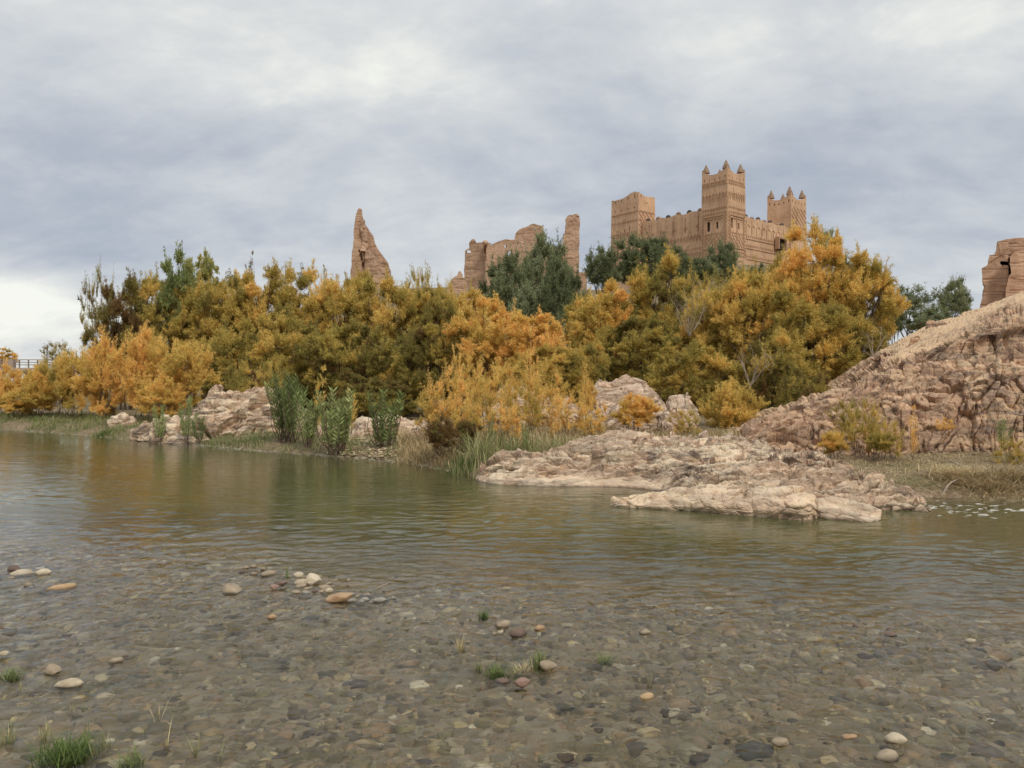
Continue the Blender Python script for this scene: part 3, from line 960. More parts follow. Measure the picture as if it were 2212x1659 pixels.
# stones one can point at: (px, py, width px in the 2212 picture, height factor, material, shape angular, label)
STP = {}
for s in range(5):
    V, Fc = pebble_shape(3, 20 + s, 0.55, 0.8, angular=.45)
    STP['r%d' % s] = (V, Fc)
    V, Fc = pebble_shape(3, 40 + s, 0.5, 0.8, angular=0.97)
    STP['a%d' % s] = (V, Fc)
stone_me = {}
for k_, (V, Fc) in STP.items():
    V = V / np.abs(V).max(0)
    o_ = mk('river_stone', V, Fc, None, smooth=True, link=False)
    stone_me[k_] = o_.data
    o_.data.materials.append(M['pebble'])
    bpy.data.objects.remove(o_)
sz7 = lambda x, y: (x * .39072, 1158.2 + y * .39072)            # close-up of the lower left part
sz8 = lambda x, y: (864.3 + x * .6094, 1210.0 + y * .6094)      # close-up of the lower right part
stones = [
    (sz7, 65, 186, 80, .42, 'brown', 'r0', 'round dark brown stone topping the row at the left edge'),
    (sz7, 110, 212, 130, .20, 'cream', 'a0', 'long flat pale stone under the round dark one, left edge'),
    (sz7, 222, 208, 88, .38, 'cream', 'a1', 'pointed pale stone at the right end of the left edge row'),
    (sz7, 22, 234, 70, .20, 'grey', 'r1', 'thin flat grey stone at the very left edge'),
    (sz7, 148, 276, 62, .34, 'tan', 'a2', 'small brick shaped tan stone below the left edge row'),
    (sz7, 12, 325, 44, .4, 'cream', 'a3', 'small cream stone cut by the left edge below the row'),
    (sz7, 290, 294, 210, .14, 'orange', 'a4', 'flat pale orange slab just breaking the water at left'),
    (sz7, 4, 522, 24, 1.2, 'brown', 'r2', 'dark stone cut by the left edge half way down the riffle'),
    (sz7, 12, 672, 52, .9, 'cream', 'a1', 'white topped stone at the left edge above the grass tuft'),
    (sz7, 1268, 305, 122, .36, 'tan', 'a2', 'long block shaped tan stone alone in the riffle'),
    (sz7, 1335, 205, 42, .40, 'brown', 'r0', 'small dark pebble left of the flat ones at the riffle head'),
    (sz7, 1398, 213, 52, .36, 'tan', 'r1', 'small tan pebble between dark pebble and flat stone'),
    (sz7, 1476, 213, 84, .34, 'tan', 'r3', 'flat rounded tan stone at the head of the riffle'),
    (sz7, 1515, 296, 50, .7, 'red', 'a0', 'reddish angular stone beside the dark brown one'),
    (sz7, 1552, 278, 56, .75, 'brown', 'a3', 'dark brown angular stone left of the pale stone pile'),
    (sz7, 1643, 236, 62, .78, 'cream', 'a1', 'upright cream stone at the top of the stone pile'),
    (sz7, 1656, 268, 74, .55, 'cream', 'a4', 'cream angular stone leaning under the upright one'),
    (sz7, 1722, 254, 92, .60, 'cream', 'a2', 'largest pale stone of the pile with dark shaded side'),
    (sz7, 1668, 282, 50, .5, 'tan', 'r2', 'small tan stone wedged in the middle of the pile'),
    (sz7, 1692, 300, 44, .5, 'tan', 'r4', 'small round tan stone below the largest pale stone'),
    (sz7, 1636, 318, 58, .42, 'tan', 'r0', 'rounded brown tan stone at the lower left of the pile'),
    (sz7, 1692, 322, 50, .42, 'grey', 'r1', 'rounded grey stone at the foot of the pile'),
    (sz7, 1740, 316, 34, .8, 'brown', 'r3', 'small upright dark pebble right of the grey one'),
    (sz7, 1776, 318, 36, .8, 'tan', 'r2', 'small tan pebble left of the cream pebble'),
    (sz7, 1815, 314, 48, .7, 'cream', 'r4', 'cream pebble just above the orange stone'),
    (sz7, 1796, 290, 84, .30, 'tan', 'r0', 'flat tan stone right of the largest pale stone'),
    (sz7, 1868, 352, 150, .42, 'orange', 'a3', 'bright orange jagged stone right of the pile'),
    (sz7, 1942, 366, 56, .5, 'grey', 'r1', 'grey stone at the right end of the orange stone'),
    (sz7, 2010, 360, 60, .45, 'grey', 'a1', 'small grey angular stone further right of the orange stone'),
    (sz7, 2095, 362, 70, .42, 'grey', 'r3', 'rounded grey stone last of the row right of the pile'),
    (sz7, 2025, 334, 80, .25, 'tan', 'r4', 'flat tan stone behind the small grey angular stone'),
    (sz7, 1716, 436, 100, .48, 'tan', 'r2', 'tan rounded stone half under water below the pile'),
    (sz7, 1500, 458, 52, .6, 'orange', 'r4', 'small yellow pebble left of the half sunk tan stone'),
    (sz7, 1114, 408, 60, .45, 'tan', 'r0', 'yellowish stone just under water left of the pebbles'),
    (sz7, 275, 756, 96, .5, 'tan', 'a2', 'tan angular stone with flat lit top near the left grass tuft'),
    (sz7, 364, 828, 146, .30, 'cream', 'r3', 'long smooth cream stone in front of the tan angular one'),
    (sz7, 634, 698, 84, .36, 'tan', 'r1', 'low pale stone with water breaking over it'),
    (sz7, 685, 676, 40, .5, 'brown', 'r3', 'dark pebble just behind the low pale stone'),
    (sz8, 525, 390, 62, .68, 'tan', 'r0', 'round two tone tan stone beside the green grass tuft'),
    (sz8, 428, 452, 64, .66, 'red', 'a1', 'reddish brown stone in front of the middle grass tufts'),
    (sz8, 362, 438, 60, .34, 'brown', 'r1', 'flat dark stone left of the reddish one'),
    (sz8, 416, 266, 66, .42, 'brown', 'a4', 'dark stone with a white top near the dry tuft'),
    (sz8, 364, 235, 56, .46, 'tan', 'r3', 'tan rounded stone just behind the white topped one'),
    (sz8, 495, 249, 40, .55, 'orange', 'r4', 'yellowish rounded pebble right of the white topped stone'),
    (sz8, 345, 344, 22, .5, 'cream', 'r2', 'tiny white pebble above the middle grass tufts'),
    (sz8, 877, 494, 52, .56, 'orange', 'r2', 'yellow orange stone below the tall dry stem'),
    (sz8, 584, 515, 68, .36, 'olive', 'r0', 'sunken green stone below the two tone stone'),
    (sz8, 522, 480, 50, .34, 'orange', 'a3', 'sunken yellow stone left of the green one'),
    (sz8, 566, 466, 26, .5, 'cream', 'a1', 'tiny pale stone above the sunken green stone'),
    (sz8, 1268, 650, 150, .45, 'grey', 'r3', 'big smooth grey boulder under the water near the front'),
    (sz8, 1355, 662, 60, .6, 'tan', 'r1', 'tan stone touching the right side of the big grey boulder'),
    (sz8, 1746, 272, 44, .42, 'brown', 'r1', 'small dark stone alone in the right of the riffle'),
    (sz8, 1620, 240, 26, .5, 'brown', 'a2', 'tiny dark stone at the riffle head on the right'),
    (sz8, 1598, 638, 56, .42, 'orange', 'r3', 'yellowish stone near the lower right corner of the river bed'),
    (sz8, 1765, 648, 76, .48, 'cream', 'r4', 'cream pink stone right of the yellowish one'),
    (sz8, 1655, 335, 64, .36, 'red', 'r0', 'reddish stone just under water in the right riffle'),
    (sz8, 1735, 704, 90, .36, 'tan', 'r2', 'wide tan stone near the front right'),
    (sz8, 2030, 292, 42, .36, 'cream', 'r1', 'small pale stone far right in the riffle'),
    (sz8, 1950, 686, 64, .4, 'olive', 'r3', 'olive stone under water near the front right'),
    (sz8, 870, 262, 44, .4, 'tan', 'r4', 'flat tan pebble under the small rapid'),
    (sz8, 85, 700, 70, .4, 'red', 'r2', 'reddish sunken stone near the front centre'),
    (sz8, 590, 690, 66, .4, 'orange', 'r1', 'sunken orange tinted stone near the front centre'),
    (sz8, 1070, 690, 90, .4, 'tan', 'r4', 'tan sunken stone left of the big grey boulder'),
]
for i, (fz, a, b, wd, hf, mt, shp, lab) in enumerate(stones):
    px, py = fz(a, b)
    wdd = wd * (.39072 if fz is sz7 else .6094)
    hpx = wdd * hf
    base = Dw(px, py + hpx * 0.5)
    d = base[1]
    if py + hpx * .5 > 1659: d = max(d, 2.5)
    wm = wdd / F * d
    hm = hpx / F * d
    sub = any(q in lab for q in ('under water', 'sunken', 'under the water', 'just under'))
    o = bpy.data.objects.new('river_stone', stone_me[shp])
    COL.objects.link(o)
    g = gz(base[0], d)
    if sub:
        zc_, hz = -0.012 - hm * .55, hm * .62
        zc_ = max(zc_, g + hz * .2)
        zc_ = min(zc_, -0.008 - hz)
    else:
        # stands on the bed and shows hm above the water
        zt = hm * 1.25
        zb = max(min(g - .02, -0.03), zt - wm * .62)
        zc_ = (zt + zb) / 2; hz = (zt - zb) / 2
    o.location = (base[0], d + wm * .25, zc_)
    o.rotation_euler = (0, 0, (i * 1.7) % 0.6 - .3)
    k_ = 1.0
    if not sub:
        k_ = 1.05
    o.scale = (wm * .5 * k_, wm * .36 * k_, hz)
    o.material_slots[0].link = 'OBJECT'
    o.material_slots[0].material = STONE[mt]
    tag(o, lab, 'stone', 'stones in the shallow riffle')


rsx = np.random.RandomState(12)
for cx_, cy_, wx_, wy_, n_, lab_, grp_ in (
        (700, 1262, 60, 12, 22, 'small brown pebble in the loose scatter round the stone pile', 'pebbles round the stone pile'),
        (790, 1300, 70, 9, 16, 'small grey pebble in the scatter right of the bright orange stone', 'pebbles right of the orange stone'),
        (560, 1236, 40, 5, 9, 'small flat pebble in the row at the head of the riffle', 'pebbles at the riffle head'),
        (1090, 1380, 110, 28, 14, 'small pebble just breaking the water round the middle tufts', 'pebbles round the middle tufts'),
        (40, 1252, 40, 6, 6, 'small pebble beside the row of stones at the left edge', 'pebbles by the left edge')):
    for q_ in range(n_):
        px, py = cx_ + rsx.uniform(-wx_, wx_), cy_ + rsx.normal(0, wy_)
        b_ = Dw(px, py)
        wm = rsx.uniform(5, 15) / F * b_[1]
        o = bpy.data.objects.new('river_pebble', stone_me['r%d' % rsx.randint(5)] if rsx.rand() < .6 else stone_me['a%d' % rsx.randint(5)])
        COL.objects.link(o)
        o.location = (b_[0], b_[1], wm * .05 + .014)
        o.rotation_euler = (0, 0, rsx.rand() * 6)
        o.scale = (wm * .65, wm * .48, wm * .42)
        o.material_slots[0].link = 'OBJECT'
        o.material_slots[0].material = STONE['tan' if 'flat' in lab_ or q_ % 3 else 'cream'] if 'grey' not in lab_ and 'brown' not in lab_ else STONE['grey' if 'grey' in lab_ else 'tan']
        tag(o, lab_, 'pebble', grp_)


# ------------------------------------------------------------------ plant prototypes (unit size)
def nrm(a):
    return a / np.maximum(np.linalg.norm(a, axis=-1, keepdims=True), 1e-9)


def rand_dirs(n, rs):
    return nrm(rs.normal(size=(n, 3)))


def blades_tri(P, Dr, L, W, rs):
    """thin triangles from P along Dr"""
    n = len(P)
    side = nrm(np.cross(Dr, rand_dirs(n, rs)))
    a = P - side * (W * .5)[:, None]
    b = P + side * (W * .5)[:, None]
    c = P + Dr * L[:, None]
    V = np.stack([a, b, c], 1).reshape(-1, 3)
    return V, np.arange(n * 3).reshape(-1, 3)


def blades_leaf(P, Dr, L, W, rs):
    """diamond leaves"""
    n = len(P)
    side = nrm(np.cross(Dr, rand_dirs(n, rs)))
    m_ = P + Dr * (L * .45)[:, None]
    V = np.stack([P, m_ + side * (W * .5)[:, None], P + Dr * L[:, None], m_ - side * (W * .5)[:, None]], 1).reshape(-1, 3)
    return V, np.arange(n * 4).reshape(-1, 4)


class Proto:
    pass


def limb(mb, a, b, r0, r1, rs, sag=0.15, n=5, k=5):
    a = np.array(a); b = np.array(b)
    L = np.linalg.norm(b - a)
    off = rs.normal(0, 1, 3) * L * 0.10
    pts = []
    for i in range(n + 1):
        t = i / n
        p = a + (b - a) * t
        p = p + off * math.sin(t * math.pi) + np.array([0, 0, 1]) * L * sag * math.sin(t * math.pi)
        p = p + rs.normal(0, 1, 3) * L * .012
        pts.append(p)
    mb.tube(pts, [r0 + (r1 - r0) * (i / n) ** .8 for i in range(n + 1)], k, cap=False)
    return pts


def crown_proto(seed, K=26, twigs=24, per=9, nb=8, bl=.06, bw=.012, sub_r=(.26, .42), bottom=-.75, up=.45, leaf='tri',
                shell=.70, mat='tam', droop=0.0, stems=6, base=-1.7, twig_len=1.0, spread_base=.12, sq=1.0, plume=0.0, barkr=.022, fill=.25, tin=0.):
    """a crown inside the unit sphere plus its multi-stemmed trunk down to z=base"""
    rs = np.random.RandomState(seed)
    # sub-crowns, spread evenly over the crown's surface
    cand = rand_dirs(K * 8, rs)
    cand = cand[cand[:, 2] > bottom]
    sel = [cand[0]]
    for _ in range(K - 1):
        dm = np.min([((cand - s) ** 2).sum(1) for s in sel], axis=0) * rs.uniform(.5, 1, len(cand))
        sel.append(cand[dm.argmax()])
    sel = np.array(sel)
    rad = shell * rs.uniform(.72, 1.14, K) * (1 + .25 * fbm(sel * 1.3 + seed, 2))
    inner = rs.rand(K) < fill
    rad = np.where(inner, rad * rs.uniform(.3, .7, K), rad)
    SC = sel * rad[:, None]
    SC[:, 2] *= sq
    SR = rs.uniform(*sub_r, K) * (1 - .25 * (sel[:, 2] > .6))
    Ps, Ds, Ls, Ts, Lf = [], [], [], [], []
    mb = MB()
    tb = MB()
    for i in range(K):
        c, r = SC[i], SR[i]
        out = nrm(c + np.array([0, 0, .15]))
        n = twigs
        d = rand_dirs(n, rs)
        d = nrm(d + out * .55 + np.array([0, 0, up]))
        L = r * rs.uniform(.65, 1.15, n) * twig_len
        if plume and sel[i, 2] > .15:
            m_ = rs.rand(n) < plume
            d = np.where(m_[:, None], nrm(np.array([0, 0, 1.]) + rs.normal(0, .22, (n, 3))), d)
            L = np.where(m_, L * 1.7, L)
        tint = rs.normal(.5, .22)
        st = c - out * r * .35
        for j in range(n):
            tt_ = tin + (1 - tin) * (np.arange(per) + rs.rand(per) * .8) / per
            curve = np.array([0, 0, 1.]) * (0.18 - droop)
            p = st + d[j] * L[j] * tt_[:, None] + curve * L[j] * (tt_ ** 2)[:, None]
            p = p + rs.normal(0, .012, p.shape)
            q = np.repeat(p, nb, 0) + rs.normal(0, .016, (per * nb, 3))
            dd = nrm(d[j] * .9 + curve * 1.2 + rs.normal(0, .62, (per * nb, 3)))
            Ps.append(q); Ds.append(dd)
            Ls.append(bl * rs.uniform(.6, 1.35, per * nb) * (1.15 - .4 * np.repeat(tt_, nb)))
            Ts.append(np.full(per * nb, tint + rs.normal(0, .10)))
            if j % 3 == 0:
                tb.tube([st, st + d[j] * L[j] * .5, st + d[j] * L[j] + curve * L[j]], [.0045, .003, .001], 3, cap=False)
    P = np.concatenate(Ps); Dr = np.concatenate(Ds); L = np.concatenate(Ls); T = np.concatenate(Ts)
    Wd = np.full(len(L), bw) * rs.uniform(.7, 1.3, len(L))
    if leaf == 'tri':
        V, Fc = blades_tri(P, Dr, L, Wd, rs); kk = 3
    else:
        V, Fc = blades_leaf(P, Dr, L, Wd, rs); kk = 4
    lf = np.repeat(rs.rand(len(L)), kk)
    pr = Proto()
    o = mk('crown', V, Fc, M[mat], attrs={'tint': np.repeat(np.clip(T, 0, 1), kk), 'leaf': lf}, link=False)
    pr.crown = o.data
    bpy.data.objects.remove(o)
    # stems
    order = np.argsort(np.arctan2(SC[:, 1], SC[:, 0]))
    groups = np.array_split(order, stems)
    for g in groups:
        cen = SC[g].mean(0)
        b0 = np.array([rs.normal(0, spread_base), rs.normal(0, spread_base), base])
        fork = b0 + (cen - b0) * rs.uniform(.5, .65) + np.array([0, 0, -.05])
        fork[:2] = b0[:2] + (cen[:2] - b0[:2]) * .45
        limb(mb, b0, fork, barkr * rs.uniform(.9, 1.4), barkr * .75, rs, .04, 6, 6)
        for i in g:
            limb(mb, fork, SC[i] - nrm(SC[i]) * SR[i] * .3, barkr * .6, barkr * .15, rs, .10, 5, 4)
    mb.V += tb.V and []
    b = len(mb.V)
    mb.V.extend(tb.V); mb.F.extend([tuple(i + b for i in f) for f in tb.F])
    o = mb.build('trunk', M['bark'], link=False)
    pr.trunk = o.data
    bpy.data.objects.remove(o)
    return pr


PROTO = {}
for s in range(4):
    PROTO['puff%d' % s] = crown_proto(100 + s, K=56, twigs=22, per=9, nb=12, bl=.052, bw=.0100, sub_r=(.17, .34), shell=.80, plume=.09, tin=.38, droop=.05, fill=.14, barkr=.028, bottom=-.97, base=-1.4)
for s in range(3):
    PROTO['shrub%d' % s] = crown_proto(200 + s, K=44, twigs=17, per=11, nb=9, bl=.072, bw=.0115, sub_r=(.24, .38), bottom=-.99, up=.9, shell=.74,
                                       stems=12, base=-1.15, plume=.30, barkr=.010, spread_base=.3, sq=1.0, fill=.3)
for s in range(2):
    PROTO['wisp%d' % s] = crown_proto(300 + s, K=28, twigs=7, per=10, nb=7, bl=.070, bw=.0105, sub_r=(.25, .42), bottom=-.95, up=.8, shell=.74,
                                      stems=8, base=-1.2, plume=.35, barkr=.011, spread_base=.2)
for s in range(2):
    PROTO['olive%d' % s] = crown_proto(400 + s, K=38, twigs=19, per=9, nb=6, bl=.070, bw=.016, sub_r=(.24, .38), up=.6, leaf='leaf', mat='olive', plume=.15)
PROTO['willow0'] = crown_proto(500, K=24, twigs=13, per=10, nb=5, bl=.10, bw=.020, sub_r=(.25, .40), up=.5, leaf='leaf', mat='willow', droop=.35, plume=.1, barkr=.014)
PROTO['sparse0'] = crown_proto(510, K=22, twigs=10, per=7, nb=5, bl=.07, bw=.016, sub_r=(.25, .40), up=.5, leaf='leaf', mat='olive', plume=.1, barkr=.024, bottom=-.5)


def sapling_proto(seed, n=20, nb=18, bl=.085, bw=.013):
    """slim upright shrub: feathered side sprays all the way up, z 0..1 tall, radius ~.22"""
    rs = np.random.RandomState(seed)
    mb = MB()
    Ps, Ds, Ls, Ts = [], [], [], []
    for s in range(3):
        x0 = rs.normal(0, .03, 2)
        top = np.array([x0[0] + rs.normal(0, .07), x0[1] + rs.normal(0, .07), rs.uniform(.7, 1.0) if s else 1.0])
        b0 = np.array([x0[0], x0[1], -.12])
        pts = limb(mb, b0, top, .010, .002, rs, 0, 8, 4)
        for j in range(n):
            t = rs.uniform(.12, 1) ** .9
            p = b0 + (top - b0) * t
            d = nrm(np.array([rs.normal(), rs.normal(), .9 + rs.rand()]))
            L = .24 * (1.08 - t) + .05
            tt_ = rs.rand(nb)
            q = p + d * L * tt_[:, None] + rs.normal(0, .008, (nb, 3))
            Ps.append(q); Ds.append(nrm(d + rs.normal(0, .5, (nb, 3)))); Ls.append(bl * rs.uniform(.4, 1, nb)); Ts.append(np.full(nb, rs.normal(.5, .15)))
    P = np.concatenate(Ps); Dr = np.concatenate(Ds); L = np.concatenate(Ls); T = np.concatenate(Ts)
    V, Fc = blades_tri(P, Dr, L, np.full(len(L), bw), rs)
    pr = Proto()
    o = mk('crown', V, Fc, M['tam'], attrs={'tint': np.repeat(np.clip(T, 0, 1), 3), 'leaf': np.repeat(rs.rand(len(L)), 3)}, link=False)
    pr.crown = o.data; bpy.data.objects.remove(o)
    o = mb.build('stem', M['bark'], link=False)
    pr.trunk = o.data; bpy.data.objects.remove(o)
    return pr


PROTO['sap0'] = sapling_proto(600)
PROTO['sap1'] = sapling_proto(601)


def plant(name, label, cat, px, py, rx, ry, d, proto, tint, group=None, rot=None, dep=None, z0=None):
    c = D(px, py, d)
    g = gz(c[0], c[1]) if z0 is None else z0
    root = empty(name, (c[0], c[1], g), label, cat, group, rz=(rot if rot is not None else R.rand() * 6.28))
    p = PROTO[proto]
    sx = rx / F * d; szz = ry / F * d
    if dep is None: dep = sx
    for nm, me in (('trunk' if not proto.startswith(('shrub', 'sap')) else 'stem', p.trunk), ('crown' if not proto.startswith(('shrub', 'sap')) else 'foliage', p.crown)):
        o = bpy.data.objects.new(nm, me)
        COL.objects.link(o)
        o.parent = root
        o.location = (0, 0, c[2] - g)
        s_ = (sx + dep) / 2
        o.scale = (s_, s_, szz)
        o.color = (tint, 1, 1, 1)
    # longer lower stems where the crown stands high above its ground
    zb = c[2] - g + szz * min(v.co.z for v in p.trunk.vertices)
    if zb > 0.05 and d > 30:
        mb = MB()
        for q in range(3):
            a_ = q * 2.1 + px
            mb.tube([(math.cos(a_) * .25, math.sin(a_) * .25, -.25), (math.cos(a_) * .12, math.sin(a_) * .12, zb * .5), (math.cos(a_) * .08 * s_, math.sin(a_) * .08 * s_, zb + .25 * szz)], [.09, .07, .05], 6)
        mb.build('stem', M['bark'], root)
    return root


def sapling(name, label, px, pyb, pyt, wpx, d, proto, tint, group=None):
    b = D(px, pyb, d)
    g = b[2]
    hh = (pyb - pyt) / F * d
    root = empty(name, (b[0], b[1], g), label, 'shrub', group, rz=R.rand() * 6)
    p = PROTO[proto]
    for nm, me in (('stem', p.trunk), ('foliage', p.crown)):
        o = bpy.data.objects.new(nm, me); COL.objects.link(o); o.parent = root
        wd = wpx / F * d / .5
        o.scale = (wd, wd, hh); o.color = (tint, 1, 1, 1)
    return root


G1 = 'tamarisk trees of the riverside thicket'
trees = [
    ('wisp0', 212, 680, 44, 100, 37, .12, 'thin see-through brownish tamarisk at the left end of the thicket'),
    ('puff0', 272, 720, 72, 105, 37, .08, 'dense dark brown tamarisk next to the thin left end one'),
    ('puff1', 352, 700, 80, 105, 38.5, .38, 'rusty gold tamarisk left of the tall green willow'),
    ('puff2', 462, 690, 82, 105, 38, .44, 'olive gold tamarisk just right of the tall willow'),
    ('puff3', 560, 690, 95, 110, 37.5, .42, 'rusty topped tamarisk below the bare twig on the skyline'),
    ('puff0', 655, 705, 92, 110, 38.5, .38, 'olive tamarisk between the bare twig and the broken spire'),
    ('puff1', 745, 700, 92, 110, 37, .45, 'tamarisk with its top just left of the broken spire'),
    ('puff2', 838, 705, 92, 118, 37, .48, 'tamarisk standing before the foot of the broken spire'),
    ('wisp1', 905, 660, 48, 95, 38, .40, 'feathery open tamarisk right of the broken spire'),
    ('wisp0', 972, 690, 52, 80, 41, .58, 'small pinkish open tamarisk by the ruined house corner'),
    ('puff3', 515, 775, 95, 92, 33, .30, 'olive tamarisk behind the large orange shrub'),
    ('puff0', 630, 790, 98, 92, 32, .30, 'dark olive tamarisk above the left rock outcrop'),
    ('puff1', 745, 795, 105, 100, 31, .34, 'rounded olive brown tamarisk above the tallest oleander'),
    ('puff2', 862, 800, 95, 90, 30, .26, 'dark shaded tamarisk above the right-hand oleander'),
    ('puff3', 945, 765, 88, 95, 28, .36, 'soft green gold tamarisk left of the orange central ones'),
    ('puff0', 1040, 745, 92, 88, 27.5, .66, 'bright orange gold tamarisk in front of the olive trees'),
    ('puff2', 1140, 750, 92, 84, 27, .64, 'orange tamarisk right beneath the dark olive trees'),
    ('puff1', 1195, 810, 82, 64, 25.5, .46, 'low olive gold tamarisk beside the dome boulder'),
    ('puff3', 1330, 695, 96, 95, 36, .42, 'gold green tamarisk right of the olive trees'),
    ('puff0', 1432, 680, 100, 112, 36, .40, 'tall olive gold tamarisk below the left castle tower'),
    ('puff1', 1390, 770, 112, 84, 32, .32, 'dark green gold tamarisk behind the dome boulder'),
    ('wisp1', 1520, 665, 70, 90, 33, .36, 'tamarisk with bare pale twigs below the central tower'),
    ('puff2', 1555, 720, 92, 120, 30.5, .46, 'gold tamarisk in front of the castle gate tower foot'),
    ('puff3', 1500, 805, 98, 80, 27, .36, 'low spreading olive tamarisk right of the dome boulder'),
    ('puff1', 1640, 700, 105, 118, 29.5, .52, 'gold tamarisk below the right castle wall'),
    ('puff0', 1740, 620, 100, 112, 30, .52, 'tallest gold tamarisk, before the right castle tower'),
    ('puff2', 1842, 645, 96, 112, 29.5, .55, 'orange gold tamarisk at the right end of the thicket'),
    ('puff3', 1760, 740, 122, 112, 27.5, .40, 'large dark gold tamarisk hanging over the rocky slope'),
    ('puff0', 1672, 825, 88, 88, 25, .20, 'shaded dark green tamarisk over the black hollow'),
    ('puff1', 1862, 760, 64, 66, 27, .32, 'small olive tamarisk spilling on to the sandy slope'),
    ('shrub1', 1575, 885, 76, 66, 21.5, .60, 'low bright gold bush left of the black hollow'),
    ('puff2', 1740, 870, 62, 70, 22.5, .12, 'dark shaded tamarisk bush behind the slope ridge'),  # low tint on the shaded bushes puts the thicket's shadow into leaf colour
    ('puff1', 560, 850, 60, 52, 28, .12, 'dark shaded tamarisk bush behind the rock outcrop'),
    ('puff3', 800, 860, 100, 56, 27, .10, 'dark shaded low tamarisk behind the oleanders'),
    ('puff0', 8, 778, 34, 24, 95, .60, 'small far gold tree behind the bridge at the left edge'),
]
trees += [
    ('puff1', 1005, 700, 62, 74, 40, .50, 'olive gold tamarisk directly below the small eroded wedge of wall'),
    ('puff1', 930, 700, 60, 84, 37, .44, 'gold tamarisk between the broken spire and the eroded wedge'),
    ('puff1', 1270, 700, 50, 64, 40, .40, 'small olive gold tamarisk in the gap right of the olive trees'),
    ('puff1', 1620, 640, 60, 60, 33, .58, 'orange gold tamarisk crown under the foot of the right castle wall'),
    ('puff2', 1262, 800, 54, 60, 26, .34, 'small olive tamarisk left behind the dome boulder'),
]
for p, cx, cy, rx, ry, d, t, lab in trees:
    if not p.startswith('wisp') and d < 60: cy, rx, ry = cy + .17 * ry, rx * 1.15, ry * 1.2
    t = t * .88 + .12 + R.normal(0, .08)
    plant('tamarisk_tree' if not p.startswith('shrub') else 'tamarisk_bush', lab, 'tree' if not p.startswith('shrub') else 'bush', cx, cy, rx, ry, d, p, t, G1)
G2 = 'grey green olive trees before the ruins'
for p, cx, cy, rx, ry, d, t, lab in [
    ('olive0', 1100, 640, 62, 85, 50, .42, 'dark olive tree against the cracked wall of the ruined house'),
    ('olive1', 1180, 610, 62, 85, 52, .52, 'olive tree in front of the middle of the ruined house'),
    ('olive0', 1215, 670, 55, 95, 46, .35, 'nearest and darkest olive tree, below the tall pillar'),
    ('olive1', 1145, 690, 50, 60, 47, .50, 'pale leaved small olive tree between the two dark ones'),
    ('olive0', 1302, 590, 42, 48, 62, .38, 'small olive tree in the gap left of the castle'),
    ('olive1', 1385, 572, 72, 56, 64, .36, 'wide olive tree at the foot of the left castle tower'),
    ('olive0', 1450, 585, 48, 44, 62, .40, 'rounded olive tree below the left castle wall'),
    ('olive1', 1560, 572, 36, 44, 66, .42, 'small olive tree at the foot of the central tower'),
    ('olive0', 1512, 590, 46, 30, 64, .45, 'low olive bush left of the central tower foot'),
    ('olive1', 1640, 605, 34, 28, 60, .48, 'thin olive bush below the right castle wall'),
    ('olive1', 1786, 541, 24, 38, 112, .75, 'small pale green tree top right of the far tower'),
]:
    rx, ry = rx * 1.25, ry * 1.28
    plant('olive_tree', lab, 'tree', cx, cy, rx, ry, d, p, t, G2)
plant('willow_tree', 'tall willow with hanging green leaves rising above the left thicket', 'tree', 392, 650, 60, 135, 38, 'willow0', .42)
plant('poplar_tree', 'yellowing leafy tree top right beside the tall willow', 'tree', 445, 590, 30, 60, 39.5, 'willow0', .8)
plant('acacia_tree', 'open grey green tree with visible branches behind the sandy slope', 'tree', 1968, 665, 78, 72, 46, 'sparse0', .40)
plant('acacia_tree', 'small fresh green tree nearest the right ruined tower', 'tree', 2062, 652, 42, 56, 47, 'olive1', .55)
plant('acacia_tree', 'low grey green bush between the two trees on the right skyline', 'bush', 2010, 700, 60, 40, 40, 'olive0', .5)
plant('acacia_tree', 'dark small tree at the left edge of the sandy slope', 'tree', 1925, 690, 34, 52, 40, 'olive1', .25)

